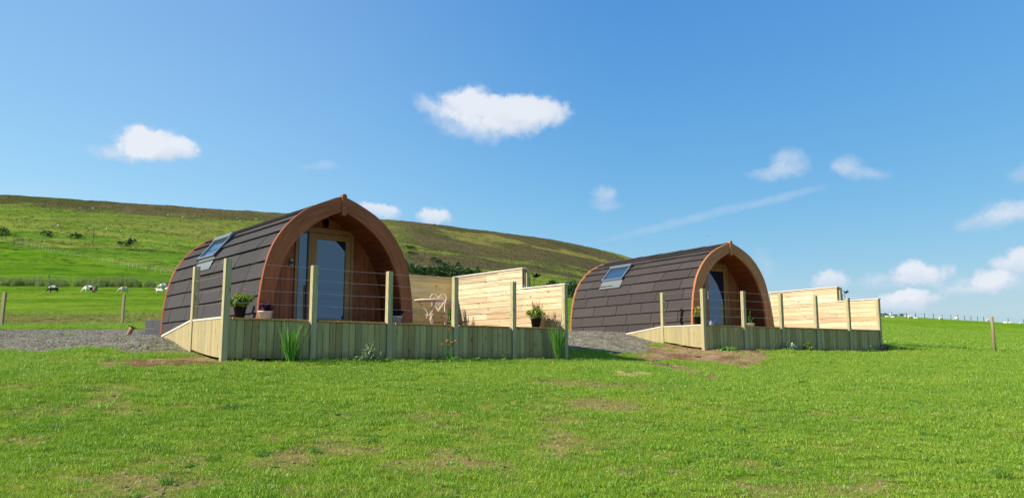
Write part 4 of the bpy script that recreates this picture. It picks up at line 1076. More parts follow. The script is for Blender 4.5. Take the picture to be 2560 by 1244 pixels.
def flowers(mb, rs, pts, r, npet=6):
    for c in pts:
        c = Vector(c)
        for k in range(npet):
            leaf_shape(mb, c, rnd_dir(rs, -30, 80), r, r*.8, .1, 2)
def flower_parts(root, rs, pts, r, mat, npet=8):
    for c in pts:
        mb = MB(); flowers(mb, rs, [c], r, npet); mb.build('flower', mat, root)
def plume(mb, rs, base, direc, L, r, n=60):
    base = Vector(base); d = Vector(direc).normalized()
    for i in range(n):
        t = rs.random(); c = base+d*(L*t); q = rnd_dir(rs, -10, 70); leaf_shape(mb, c, q, r*(1.15-t)*rs.uniform(.6, 1.2), r*.22, .1, 2)
def bushy(root, mat, rs, n, R0, H0, z0, ll, lw, nst=14, droop=.8, name='foliage'):
    mb = MB(); st = MB()
    for i in range(nst):
        d = rnd_dir(rs, 25, 88); L = rs.uniform(.6, 1)*(H0 if d.z > .7 else max(R0, H0*.7))
        tip = Vector((d.x*L*R0/H0*1.1, d.y*L*R0/H0*1.1, z0+d.z*L)); b0 = Vector((d.x*.03, d.y*.03, z0))
        st.tube([b0, b0.lerp(tip, .5)+Vector((0, 0, .03)), tip], [.004, .003, .0015], 4)
        for k in range(n//nst):
            t = rs.uniform(.25, 1.02); c = b0.lerp(tip, t); leaf_shape(mb, c, rnd_dir(rs, -15, 70), ll*rs.uniform(.6, 1.2), lw*rs.uniform(.7, 1.2), droop, 3)
    mb.build(name, mat, root); st.build('stem', M['gleaf'], root)
def plant(F, u, v, w, name, label, cat, group=None):
    p = F.P(u, v, 0); z = h1(p[0], p[1]) if w is None else F.C[2]+w
    return empty(name, (p[0], p[1], z), F.rz, label, cat, group)
rs = random.Random(5)
# flowering shrub in a black pot on the deck corner
r = plant(FA, .40, .36, .002, 'potted_plant', 'bushy yellow-green plant with pink flowers in a black pot on the left deck corner', 'potted plant', 'potted plants on the decks')
pot(.075, .10, .19, M['black'], r); bushy(r, M['yleaf'], rs, 960, .29, .25, .18, .09, .040, 34)
flower_parts(r, rs, [(rs.uniform(-.10, .12), rs.uniform(-.1, .1), rs.uniform(.42, .48)) for _ in range(5)], .028, M['pink'])
# purple foliage in white pots
for (u, v, lab, sc_) in ((1.06, .92, 'purple-leaved plant in a white pot beside the left foot of the nearer arch', 1), (3.72, .90, 'purple-leaved plant in a white pot at the right foot of the nearer arch', 1.05)):
    r = plant(FA, u, v, .002, 'potted_plant', lab, 'potted plant', 'potted plants on the decks')
    pot(.11, .125, .17, M['whitepot'], r); bushy(r, M['purple'], rs, 340, .17, .18, .16, .075, .055, 22, .9)
# astilbe in black pot at the right end and a pale dry basket beside it
r = plant(FA, 7.02, .42, .002, 'potted_plant', 'leafy plant with pale pink plumes in a black pot by the end fence', 'potted plant', 'potted plants on the decks')
pot(.085, .115, .21, M['black'], r); bushy(r, M['yleaf'], rs, 900, .30, .29, .20, .095, .036, 32)
for k in range(11):
    pm = MB(); a = rs.uniform(0, 6.28); q = rs.uniform(.02, .16); b0 = (math.cos(a)*q, math.sin(a)*q, .40+rs.uniform(0, .06)); plume(pm, rs, b0, (math.cos(a)*.3, math.sin(a)*.3, 1), rs.uniform(.14, .22), .05, 80); pm.build('plume', M['palepink'], r)
r = plant(FA, 7.30, .66, .002, 'planter_basket', 'straw coloured basket of dry stems between the black pot and the end fence', 'basket')
mb = MB(); prof_ = []
for k in range(12):
    z_ = .02*k; prof_ += [(.13+.02*math.sin(k*.28)+.006*(k % 2), z_), (.136+.02*math.sin(k*.28)+.006*(k % 2), z_+.012)]
mb.lathe([(0, 0)]+prof_+[(.11, .23), (0, .2)], 20); mb.build('basket', M['drystem'], r, False)
mb = MB()
for k in range(160): leaf_shape(mb, (rs.uniform(-.09, .09), rs.uniform(-.09, .09), .2), rnd_dir(rs, 40, 88), rs.uniform(.12, .34), .012, .5, 3)
mb.build('dry_foliage', M['drystem'], r)
flower_parts(r, rs, [(-.10, -.10, .31), (-.05, -.13, .27), (.02, -.1, .33)], .045, M['white_f'], 9)
# tall purple flowering plant in the fence corner
r = plant(FA, 7.12, 3.78, .002, 'potted_plant', 'tall leafy plant with dull purple flowers in the shaded fence corner', 'potted plant', 'potted plants on the decks')
pot(.10, .13, .22, M['black'], r); bushy(r, M['gleaf'], rs, 400, .22, .48, .2, .085, .03, 22)
for k in range(8): pm = MB(); plume(pm, rs, (rs.uniform(-.16, .16), rs.uniform(-.12, .12), .55+rs.uniform(0, .12)), (rs.uniform(-.3, .3), 0, 1), .20, .05, 80); pm.build('plume', M['mauve'], r)
# border plants in front of the nearer deck
def reeds(F, u, v, label, n, h, spread, seed, mat='reed'):
    r = plant(F, u, v, None, 'reed_clump', label, 'reed clump', 'strap-leaved clumps along the deck'); q = random.Random(seed); mb = MB()
    for i in range(n):
        a = q.uniform(0, 6.28); b0 = Vector((math.cos(a)*q.uniform(0, .07), math.sin(a)*q.uniform(0, .05), -.02)); ln = q.uniform(.1, 1)**1.2*spread
        L = h*q.uniform(.5, 1.08); d = Vector((math.cos(a)*ln, math.sin(a)*ln*.55, 1)).normalized(); pts = []
        wdt = q.uniform(.018, .032); side = Vector((math.cos(a+1.57+q.uniform(-.8, .8)), math.sin(a+1.57), 0)); bend = q.uniform(0, .22) if q.random() > .12 else q.uniform(.6, 1.3)
        vs = []; p = b0.copy(); m_ = 6
        for k in range(m_):
            w_ = wdt*(1-(k/m_)**2)/2; vs += [p-side*w_, p+side*w_]; d = (d+Vector((d.x, d.y, 0))*bend*.35-Vector((0, 0, bend*.16))).normalized(); p = p+d*L/m_
        vs.append(p); mb.raw(vs, [(2*k, 2*k+1, 2*k+3, 2*k+2) for k in range(m_-1)]+[(2*m_-2, 2*m_-1, 2*m_)])
    mb.build('leaves', M[mat], r)
    dd = MB()
    for i in range(7): a = q.uniform(0, 6.28); leaf_shape(dd, (0, 0, 0), (math.cos(a), math.sin(a)*.5, .25), q.uniform(.12, .22), .018, .6, 3)
    dd.build('withered_leaves', M['drystem'], r); return r
reeds(FA, 1.0, -.38, 'tall spiky green reed clump in front of the nearer deck, near its left corner', 95, .72, .42, 2)
reeds(FA, 7.05, -.26, 'tall bright green iris clump in front of the right end of the nearer deck', 100, .86, .34, 3)
r = plant(FA, 2.40, -.40, None, 'garden_shrub', 'silvery young shrub with a mauve flower below the nearer deck', 'shrub')
bushy(r, M['silver'], rs, 330, .30, .36, .0, .10, .026, 20, .7); mb = MB(); plume(mb, rs, (-.34, 0, .03), (-.6, 0, .5), .10, .035, 60); mb.build('flowers', M['mauve'], r)
lb = MB(); lb.box(-.07, .09, -.045, .02, -.004, .012, Matrix.Translation((.16, -.10, .02)) @ Matrix.Rotation(.4, 4, 'Y')); lb.build('plant_label', M['darkalu'], r)
r = plant(FA, 4.14, -.42, None, 'daylily', 'arching daylily with orange flowers in front of the nearer deck', 'daylily')
mb = MB()
for i in range(44):
    a = rs.uniform(0, 6.28); leaf_shape(mb, (math.cos(a)*.04, math.sin(a)*.03, 0), (math.cos(a)*rs.uniform(.3, 1.1), math.sin(a)*.5, 1), rs.uniform(.30, .60), .032, rs.uniform(.9, 2.2), 5)
mb.build('leaves', M['gleaf'], r)
mb = MB(); fl = MB()
for (dx, hh) in ((-.12, .42), (-.02, .36), (-.05, .62), (.06, .40), (-.22, .34)):
    mb.tube([(0, 0, 0), (dx*.4, 0, hh*.6), (dx, -.01, hh)], [.004, .003, .002], 4)
    fl = MB()
    for k in range(8): leaf_shape(fl, (dx, -.01, hh), rnd_dir(rs, 0, 75), .06, .026, .5, 3)
    fl.build('flower', M['orange'], r)
mb.build('stem', M['gleaf'], r)
r = plant(FA, 5.55, -.26, None, 'garden_flower', 'small low plant with pink flowers at the foot of the nearer deck', 'flower')
bushy(r, M['gleaf'], rs, 130, .09, .2, .0, .05, .022, 10); flower_parts(r, rs, [(rs.uniform(-.05, .05), -.04, rs.uniform(.02, .1)) for _ in range(5)], .032, M['pink'], 9)
# farther deck
r = plant(FB, .62, -.22, None, 'leafy_perennial', 'low glossy green leafy mound by the left corner of the farther deck', 'perennial')
mb = MB()
for i in range(120):
    a = rs.uniform(0, 6.28); q = rs.uniform(0, .26); leaf_shape(mb, (math.cos(a)*q, math.sin(a)*q*.5, .02), (math.cos(a), math.sin(a)*.6, rs.uniform(.4, 1.6)), rs.uniform(.2, .36), .035, rs.uniform(1, 1.9), 5)
mb.build('leaves', M['gleaf'], r)
r = plant(FB, 3.05, -.14, None, 'garden_flower', 'grey-leaved plant with white flowers below the farther deck', 'flower')
bushy(r, M['silver'], rs, 200, .24, .30, .0, .08, .03, 16); flower_parts(r, rs, [(.16+rs.uniform(-.1, .12), -.06, rs.uniform(.05, .2)) for _ in range(6)], .05, M['white_f'], 9)
r = plant(FB, 4.02, -.14, None, 'young_perennial', 'upright yellow-green young plant below the middle of the farther deck', 'perennial')
bushy(r, M['yleaf'], rs, 160, .2, .36, .0, .12, .03, 14)
r = plant(FB, 6.72, -.16, None, 'spreading_plant', 'low spreading leafy plant with a pale bud at the right end of the farther deck', 'perennial')
mb = MB()
for i in range(60): a = rs.uniform(0, 6.28); leaf_shape(mb, (0, 0, .02), (math.cos(a), math.sin(a)*.5, rs.uniform(.25, .8)), rs.uniform(.2, .5), .03, rs.uniform(.5, 1.2), 5)
mb.build('leaves', M['gleaf'], r); flower_parts(r, rs, [(.1, 0, .2)], .03, M['white_f'], 8)
r = plant(FB, 7.32, -.22, None, 'nursery_pot', 'black plastic nursery pot lying on the grass at the far deck end', 'pot')
q = pot(.09, .12, .2, M['black'], r); q.rotation_euler = (0, R(80), .3); q.location = (0, 0, .1)
r = plant(FB, .62, .78, .002, 'potted_plant', 'yellow flowers in a black pot at the left foot of the farther arch', 'potted plant', 'potted plants on the decks')
pot(.10, .13, .26, M['black'], r); bushy(r, M['yleaf'], rs, 200, .18, .2, .25, .07, .03, 16); flower_parts(r, rs, [(rs.uniform(-.15, .15), rs.uniform(-.12, .12), rs.uniform(.38, .55)) for _ in range(12)], .035, M['yellow'], 8)
r = plant(FB, 2.72, .85, .002, 'potted_plant', 'sparse thin-stemmed plant in a white bowl in the farther porch', 'potted plant', 'potted plants on the decks')
pot(.09, .13, .12, M['whitepot'], r); bushy(r, M['gleaf'], rs, 42, .12, .42, .11, .05, .02, 7)
r = plant(FB, 1.30, 1.05, .002, 'watering_can', 'small white watering can beside the farther door', 'watering can')
mb = MB(); mb.lathe([(0, 0), (.075, 0), (.08, .02), (.075, .15), (.06, .165), (0, .165)], 18); mb.build('body', M['whitepot'], r, True)
mb = MB(); mb.tube([(.07, 0, .04), (.15, 0, .12), (.21, 0, .20)], [.016, .011, .010], 8); mb.lathe([(0, 0), (.012, 0), (.028, .03), (0, .032)], 10, (0, 0, 0), Matrix.Translation((.205, 0, .19)) @ Matrix.Rotation(.7, 4, 'Y')); mb.build('spout', M['whitepot'], r, True)
mb = MB(); mb.tube([(-.07, 0, .03), (-.13, 0, .08), (-.12, 0, .16), (-.04, 0, .21), (.03, 0, .16)], .008, 6); mb.build('handle', M['whitepot'], r, True)

# ---------------------------------------------------------------- bistro set on the nearer deck
def bez(pts, n=8):
    out = []; P_ = [Vector(p) for p in pts]; P_ = [P_[0]*2-P_[1]]+P_+[P_[-1]*2-P_[-2]]
    for i in range(1, len(P_)-2):
        for k in range(n):
            t = k/n; a, b, c, d = P_[i-1:i+3]
            out.append(.5*((2*b)+(c-a)*t+(2*a-5*b+4*c-d)*t*t+(3*b-a-3*c+d)*t**3))
    out.append(P_[-2]); return out
def heart(cx, zb, w, h):
    L = [(cx, zb), (cx-w*.62, zb+h*.42), (cx-w, zb+h*.74), (cx-w*.82, zb+h*.96), (cx-w*.45, zb+h), (cx-w*.12, zb+h*.86), (cx, zb+h*.74)]
    Rr = [(2*cx-a, b) for a, b in L]; return L, Rr
def chair(p, rz, label, mat):
    r = empty('bistro_chair', p, rz, label, 'chair', 'bistro chairs'); t = .013
    mb = MB(); mb.lathe([(0, .455), (.19, .455), (.205, .462), (.205, .472), (.19, .478), (0, .474)], 24)
    mb.build('seat', mat, r, True)
    for sx in (-1, 1):
        mb = MB(); mb.tube(bez([(sx*.13, -.15, .455), (sx*.19, -.185, .33), (sx*.155, -.165, .15), (sx*.20, -.21, 0)]), t, 6); mb.build('leg', mat, r, True)
        mb = MB(); mb.tube(bez([(sx*.15, .15, .60), (sx*.165, .155, .455), (sx*.20, .17, .30), (sx*.155, .16, .14), (sx*.19, .22, 0)]), t, 6); mb.build('leg', mat, r, True)
    mb = MB(); y_ = .175
    for L in heart(0, .50, .20, .42): mb.tube([(a, y_+(b-.5)*.12, b) for a, _, b in bez([(a, 0, b) for a, b in L])], .010, 6)
    for L in heart(0, .53, .135, .30): mb.tube([(a, y_+(b-.5)*.12, b) for a, _, b in bez([(a, 0, b) for a, b in L])], .007, 6)
    for sx in (-1, 1): mb.tube(bez([(sx*.15, .15, .60), (sx*.165, .165, .68), (sx*.19, .19, .78)]), .008, 6); mb.tube(bez([(0, .17, .50), (sx*.08, .16, .485), (sx*.15, .15, .47)]), .008, 6)
    mb.build('heart_back', mat, r, True)
    mb = MB()
    for k in range(-3, 4):
        xx = k*.034; zt_ = .53+.30*(.84 if k else .74)-abs(abs(k)-2)*.008; zb_ = .53+abs(xx)*1.35; mb.tube([(xx*.92, y_+(zb_-.5)*.12, zb_), (xx, y_+(zt_-.5)*.12, zt_)], .0045, 5)
    mb.build('back_bars', mat, r, True); return r
p = FA.P(6.50, 3.42, .002); chair(p, FA.rz-R(30), 'white heart-backed iron chair beside the round table, facing left', M['cream'])
def table(p, rz):
    r = empty('bistro_table', p, rz, 'round white iron table in front of the shaded back fence', 'table')
    mb = MB(); mb.lathe([(0, .705), (.345, .705), (.36, .69), (.365, .705), (.36, .725), (.345, .728), (0, .724)], 36); mb.build('tabletop', M['cream'], r, True)
    for k in range(3):
        a = 2*math.pi*k/3+.4; c, s = math.cos(a), math.sin(a)
        mb = MB(); mb.tube(bez([(c*.25, s*.25, .705), (c*.20, s*.20, .60), (c*.05, s*.05, .42), (c*.10, s*.10, .22), (c*.27, s*.27, 0)]), .011, 6); mb.build('leg', M['cream'], r, True)
    mb = MB(); mb.tube([(math.cos(a)*.09, math.sin(a)*.09, .36) for a in np.linspace(0, 6.283, 17)[:-1]], .008, 6, closed=True); mb.build('brace_ring', M['cream'], r, True)
table(FA.P(6.02, 3.12, .002), FA.rz)
# second chair: folding seat with crossed legs, partly behind the arch
r = empty('folding_chair', FA.P(5.38, 3.12, .002), FA.rz+R(10), 'white folding iron chair with crossed legs left of the round table', 'chair', 'bistro chairs')
mb = MB(); mb.box(-.19, .19, -.18, .18, .445, .458, ch=.004)
mb.build('seat', M['cream2'], r)
for sy in (-.17, .17):
    mb = MB(); mb.tube([(-.24, sy, 0), (.19, sy, .45)], .010, 6); mb.build('leg', M['cream2'], r, True)
    mb = MB(); mb.tube([(.24, sy*.92, 0), (-.17, sy*.92, .44), (-.24, sy*.92, .62), (-.27, sy*.92, .86)], .010, 6); mb.build('leg', M['cream2'], r, True)
mb = MB()
for k in range(3): mb.tube([(-.245-.011*k, -.156, .64+.09*k), (-.255-.011*k, 0, .645+.09*k), (-.245-.011*k, .156, .64+.09*k)], .009, 6)
mb.build('backrest', M['cream2'], r, True)

# ---------------------------------------------------------------- yard: block wall, pipe, clods, stakes
c0 = hit(371, 838); c1 = FA.P(.95, 6.95)
ang = math.atan2(c1[1]+1.0-c0[1], c1[0]-c0[0])
r = empty('block_wall', (c0[0]-.20, c0[1]+.4, c0[2]), R(0), 'low wall of dark concrete blocks behind the nearer pod', 'wall')
mb = MB(); rr_ = random.Random(3)
for row in range(2):
    xx = -.10 if row else -.10; first = .22 if row else .44
    while xx < 1.35:
        L = first if xx == -.10 else .44
        mb.box(xx+.004, xx+L-.004, rr_.uniform(-.003, .003), .215, row*.225+.004-.03, row*.225+.215-.03, ch=.004); xx += L
mb.build('blocks', M['block'], r)
mt_ = MB(); mt_.box(-.09, 1.33, .006, .209, -.05, .41); mt_.build('mortar', plain('mortar', (.34, .33, .31), .95), r)
p = hit(322, 835)
r = empty('drain_pipe', p, 0, 'leaning terracotta pipe end with a black cover on the gravel', 'pipe')
mb = MB(); Mx = Matrix.Rotation(R(20), 4, 'Y') @ Matrix.Rotation(R(-8), 4, 'X'); mb.lathe([(0, -.1), (.058, -.1), (.058, .12), (.066, .125), (.066, .20), (0, .20)], 18, (0, 0, 0), Mx); mb.build('pipe', M['terracotta'], r, True)
mb = MB(); mb.lathe([(0, .203), (.11, .203), (.115, .212), (.11, .225), (0, .225)], 18, (0, 0, 0), Mx); mb.build('cover', M['black'], r, True)
def rock(name, p, sz, mat, label, cat, group, seed):
    b = bmesh.new(); bmesh.ops.create_icosphere(b, subdivisions=3, radius=1); q = random.Random(seed); o_ = Vector((q.uniform(0, 9), q.uniform(0, 9), 3))
    from mathutils import noise as mn
    for v in b.verts:
        n_ = mn.fractal(v.co*1.7+o_, 1, 2, 4); v.co = Vector((v.co.x*sz[0], v.co.y*sz[1], v.co.z*sz[2]))*(1+.55*n_)
    me = bpy.data.meshes.new(name); b.to_mesh(me); b.free(); me.materials.append(mat); o = bpy.data.objects.new(name, me); COL.objects.link(o); o.location = p
    tag(o, label, cat, group)
for i, (px, py, sx, lab) in enumerate(((1592, 905, .10, 'small dark soil clod nearest the deck fence shadow'), (1647, 916, .13, 'larger dark soil clod lying on the lawn edge'), (1662, 905, .05, 'smallest dark soil clod on the bare earth'),
        (1672, 850, .06, 'dark clod beside the ramp of the farther deck'), (1782, 921, .05, 'dark clod at the front of the bare earth'), (1745, 893, .05, 'dark clod in front of the farther deck corner'))):
    rock('soil_clod', hit(px, py)+np.array([0, 0, .015]), (sx*1.4, sx, sx*.45), M['soil'], lab, 'clod', 'soil clods between the decks', i)
def stake(p, h, r, label, group=None, lean=(0, 0), mat=None, name='fence_stake', sq=False):
    mb = MB()
    if sq: mb.box(-r, r, -r, r, -.3, h, ch=r*.15)
    else: mb.lathe([(0, -.3), (r, -.3), (r*.97, h-.01), (r*.9, h), (0, h)], 12)
    o = mb.build(name, mat or M['fencepost'], None, not sq); o.location = p; o.rotation_euler = (lean[1], lean[0], 0); tag(o, label, 'stake', group); return o
stake(hit(3, 816), 1.25, .055, 'squared wooden stake at the far left edge of the picture', 'stakes round the plot', (.02, 0), sq=True)
stake(hit(305, 809), 1.16, .047, 'squared wooden stake in front of the cream grazing sheep', 'stakes round the plot', (.01, 0), sq=True)
stake(hit(2487, 881), 1.18, .048, 'round brown wooden stake in the field on the right', 'stakes round the plot', (0, 0))
stake(FB.P(7.95, 1.3)+np.array([0, 0, -.6]), 1.55, .05, 'dark upright stake just behind the right end of the farther deck', 'stakes round the plot', mat=M['darkposts'])

# ---------------------------------------------------------------- field fences
def field_fence(pts, spacing, h, r, mat, label, group, wires=2, jit=.05, every=1):
    P3 = [hit(*q) for q in pts]; seg = [np.hypot(*(P3[i+1]-P3[i])[:2]) for i in range(len(P3)-1)]; tot = sum(seg)
    q = random.Random(len(label)); n = max(2, int(tot/spacing)); loc = P3[0]; root = empty('field_fence', loc, 0, label, 'fence', group); pos = []
    cum = np.r_[0, np.cumsum(seg)]; me = None
    for i in range(n+1):
        d = tot*i/n; x_ = np.interp(d, cum, [p[0] for p in P3]); y_ = np.interp(d, cum, [p[1] for p in P3]); z_ = h1(x_, y_); pos.append((x_, y_, z_))
        if me is None:
            mb = MB(); mb.box(-r, r, -r, r, -.2, h); o = mb.build('post', mat, root); me = o.data
        else: o = bpy.data.objects.new('post', me); COL.objects.link(o); o.parent = root
        o.location = Vector((x_, y_, z_))-Vector(loc); o.rotation_euler = (q.uniform(-jit, jit), q.uniform(-jit, jit), q.uniform(0, 3)); o.scale = (1, 1, q.uniform(.92, 1.08))
    for w_ in range(wires):
        mb = MB(); hh = h*(.92-.35*w_); mb.tube([(a-loc[0], b-loc[1], c-loc[2]+hh) for a, b, c in pos], .006, 4); mb.build('wire', M['wire'], root)
    return root
field_fence([(-60, 712), (100, 712), (300, 712), (470, 714)], 6.5, 1.25, .05, M['darkposts'], 'stake and wire fence along the rushes behind the sheep', 'hill fences')
field_fence([(60, 613), (140, 632), (280, 660), (440, 686), (520, 702)], 5.2, 1.2, .05, M['paleposts'], 'pale post fence running diagonally down the green pasture', 'hill fences', 2)
field_fence([(10, 596), (150, 602), (300, 612), (450, 622), (520, 628)], 9.0, 1.4, .09, M['paleposts'], 'pale post fence crossing the hillside below the gorse bushes', 'hill fences', 2)
field_fence([(2150, 789.5), (2260, 793.5), (2380, 798.5), (2470, 803), (2600, 811)], 3.45, 1.25, .055, M['darkposts'], 'thin dark fence along the ridge of the right hand field', 'hill fences', 3)
# gate in the diagonal fence
g0 = hit(46, 611); r = empty('field_gate', g0, R(10), 'small grey field gate at the top of the diagonal fence', 'gate')
mb = MB()
for k in range(5): mb.box(-1.5, 1.5, -.02, .02, .2+.23*k, .26+.23*k)
mb.build('bars', M['paleposts'], r)
for sx in (-1.6, 1.6): mb = MB(); mb.box(sx-.1, sx+.1, -.1, .1, -.2, 1.6); mb.build('gate_post', M['darkposts'], r)
# utility poles
def upole(px, py, h, label, lean=0):
    p = hit(px, py); r = empty('utility_pole', p, R(8), label, 'utility pole', 'utility poles'); mb = MB(); mb.tube([(0, 0, -.3), (lean, 0, h)], [.17, .12], 8); mb.build('pole', M['bark'] if h > 6 else M['paleposts'], r)
    mb = MB(); mb.box(lean-.9, lean+.9, -.06, .06, h-.55, h-.42); 
    for sx in (-.8, 0, .8): mb.lathe([(0, -.42), (.06, -.42), (.08, -.3), (.05, -.15), (0, -.13)], 8, (lean+sx, 0, h))
    mb.build('crossarm', M['bark'] if h > 6 else M['paleposts'], r)
upole(231, 610, 7.6, 'leaning brown utility pole on the left hillside', .35)
upole(1421, 722, 6.5, 'thin pale pole beside the copse between the pods')
upole(1060, 682, 3.2, 'short white post above the copse by the nearer pod')

# ---------------------------------------------------------------- bushes and trees
def crown_mesh(name, seed, kind):
    q = np.random.default_rng(seed); vs = []; fs = []; rsx = random.Random(seed); mb = MB()
    n = {'conifer': 420, 'bush': 420, 'gorse': 380}[kind]
    lob = [(rsx.uniform(-.55, .55), rsx.uniform(-.4, .4), rsx.uniform(.15, .5), rsx.uniform(.3, .55)) for _ in range(6)]
    for i in range(n):
        if kind == 'conifer':
            t = rsx.random()**.8; rad_ = .33*(1-t)**.85*(1+.25*math.sin(t*34))+.02; a = rsx.uniform(0, 6.28); rr0 = rad_*math.sqrt(rsx.uniform(.25, 1)); c = Vector((math.cos(a)*rr0, math.sin(a)*rr0, .08+.92*t)); d = Vector((math.cos(a), math.sin(a), rsx.uniform(-.5, .5)))
            leaf_shape(mb, c, d, rsx.uniform(.08, .17)*(1.2-t*.6), .06, .4, 2)
        else:
            l = lob[rsx.randrange(6)]; d = rnd_dir(rsx, -20, 90); c = Vector((l[0], l[1], l[2]*.8))+Vector((d.x, d.y, d.z*.75))*l[3]*rsx.uniform(.6, 1.05); c.z = max(c.z, .03)
            leaf_shape(mb, c, (d+rnd_dir(rsx, -30, 60)*.6), rsx.uniform(.10, .2), .11, .4, 2)
    return mb
def crownobj(kind, seed, mat): 
    mb = crown_mesh('crown', seed, kind); me = bpy.data.meshes.new('crown'); me.from_pydata(mb.v, [], mb.f); me.update(); me.materials.append(mat); return me
CON = [crownobj('conifer', i, M['darkleaf']) for i in range(4)]; BUS = [crownobj('bush', 10+i, M['gorse']) for i in range(4)]; GOR = [crownobj('gorse', 20+i, M['darkleaf']) for i in range(3)]
tm = MB(); tm.tube([(0, 0, -.05), (.01, 0, .3), (0, 0, .75)], [.03, .022, .008], 6); TRK = tm; trunk_me = None
def tree(px, py, hpx, kind, label, group, wide=1.0, name=None, cat='tree'):
    global trunk_me
    p = hit(px, py); h = hpx/FPX*p[1]*1.02
    r = empty(name or {'c': 'conifer', 'b': 'leafy_bush', 'g': 'gorse_bush'}[kind], p, 0, label, cat, group)
    me = random.choice({'c': CON, 'b': BUS, 'g': GOR}[kind]); o = bpy.data.objects.new('crown', me); COL.objects.link(o); o.parent = r
    k = h if kind == 'c' else h/.82; o.scale = (k*wide, k*wide, k); o.rotation_euler = (0, 0, random.uniform(0, 6.28))
    if trunk_me is None: t = TRK.build('trunk', M['bark'], r); trunk_me = t.data
    else: t = bpy.data.objects.new('trunk', trunk_me); COL.objects.link(t); t.parent = r
    t.scale = (h, h, h*(1 if kind == 'c' else .5))
random.seed(12)
tree(118, 592, 14, 'g', 'rounded gorse bush, second from the left on the hillside', 'gorse bushes on the hill', 1.25, cat='bush')
tree(6, 588, 20, 'g', 'gorse bush at the left edge of the hillside', 'gorse bushes on the hill', 1.3, cat='bush')
tree(190, 597, 13, 'g', 'low wide gorse bush just left of the utility pole', 'gorse bushes on the hill', 1.7, cat='bush')
tree(320, 616, 20, 'g', 'dark gorse bush right of the utility pole', 'gorse bushes on the hill', 1.2, cat='bush')
tree(303, 613, 10, 'g', 'small gorse bush touching the larger one right of the pole', 'gorse bushes on the hill', 1.1, cat='bush')
SCR = ('topmost', 'second highest', 'middle', 'fourth', 'lowest')
for i, (px, py, h_) in enumerate(((1086, 652, 9), (1094, 657, 9), (1102, 662, 10), (1110, 667, 11), (1118, 670, 10))):
    tree(px, py, h_, 'g', SCR[i]+' dark scrub bush in the line dropping to the copse', 'scrub in a line above the copse', 1.4, cat='bush')
tree(1022, 622, 8, 'g', 'upper dark scrub patch on the slope right of the nearer arch', 'scrub patches on the slope', 2.2, cat='bush')
tree(1030, 636, 7, 'g', 'lower dark scrub patch on the slope right of the nearer arch', 'scrub patches on the slope', 2.2, cat='bush')
tree(1145, 690, 36, 'c', 'broad dark conifer standing above the left copse', None, 1.25)
tree(1193, 694, 28, 'c', 'pointed dark conifer at the right of the left copse', None, 1.1)
tree(1012, 690, 42, 'c', 'dark conifer partly hidden by the nearer arch', None, 1.2)
for i in range(30):
    px = 1010+i*8.4+random.uniform(-4, 4); up_ = np.interp(px, [1010, 1060, 1100, 1150, 1200, 1262], [34, 30, 34, 30, 20, 12])*random.uniform(.8, 1.08)
    kd = 'c' if random.random() < .4 else 'b'
    tree(px, 693+random.uniform(-3, 5), up_, kd, 'dark conifer in the copse behind the nearer deck' if kd == 'c' else 'rounded green bush in the copse behind the nearer deck', 'conifers of the copse' if kd == 'c' else 'bushes of the copse', 1.15 if kd == 'c' else .9)
for i in range(14):
    px = 1362+i*6.6+random.uniform(-3, 3); up_ = np.interp(px, [1360, 1380, 1420, 1460], [24, 38, 36, 30])*random.uniform(.8, 1.05); kd = 'c' if random.random() < .4 else 'b'
    tree(px, 737+random.uniform(-4, 4), up_, kd, 'dark conifer in the copse between the pods' if kd == 'c' else 'rounded green bush in the copse between the pods', 'conifers between the pods' if kd == 'c' else 'bushes between the pods', 1.1 if kd == 'c' else .9)
for i, (px, h_) in enumerate(((2208, 9), (2216, 8), (2241, 7), (2254, 8))):
    tree(px, 791, h_, 'b', 'tiny distant bush on the ridge beside the far deck', 'far bushes on the ridge', 1.2, cat='bush')

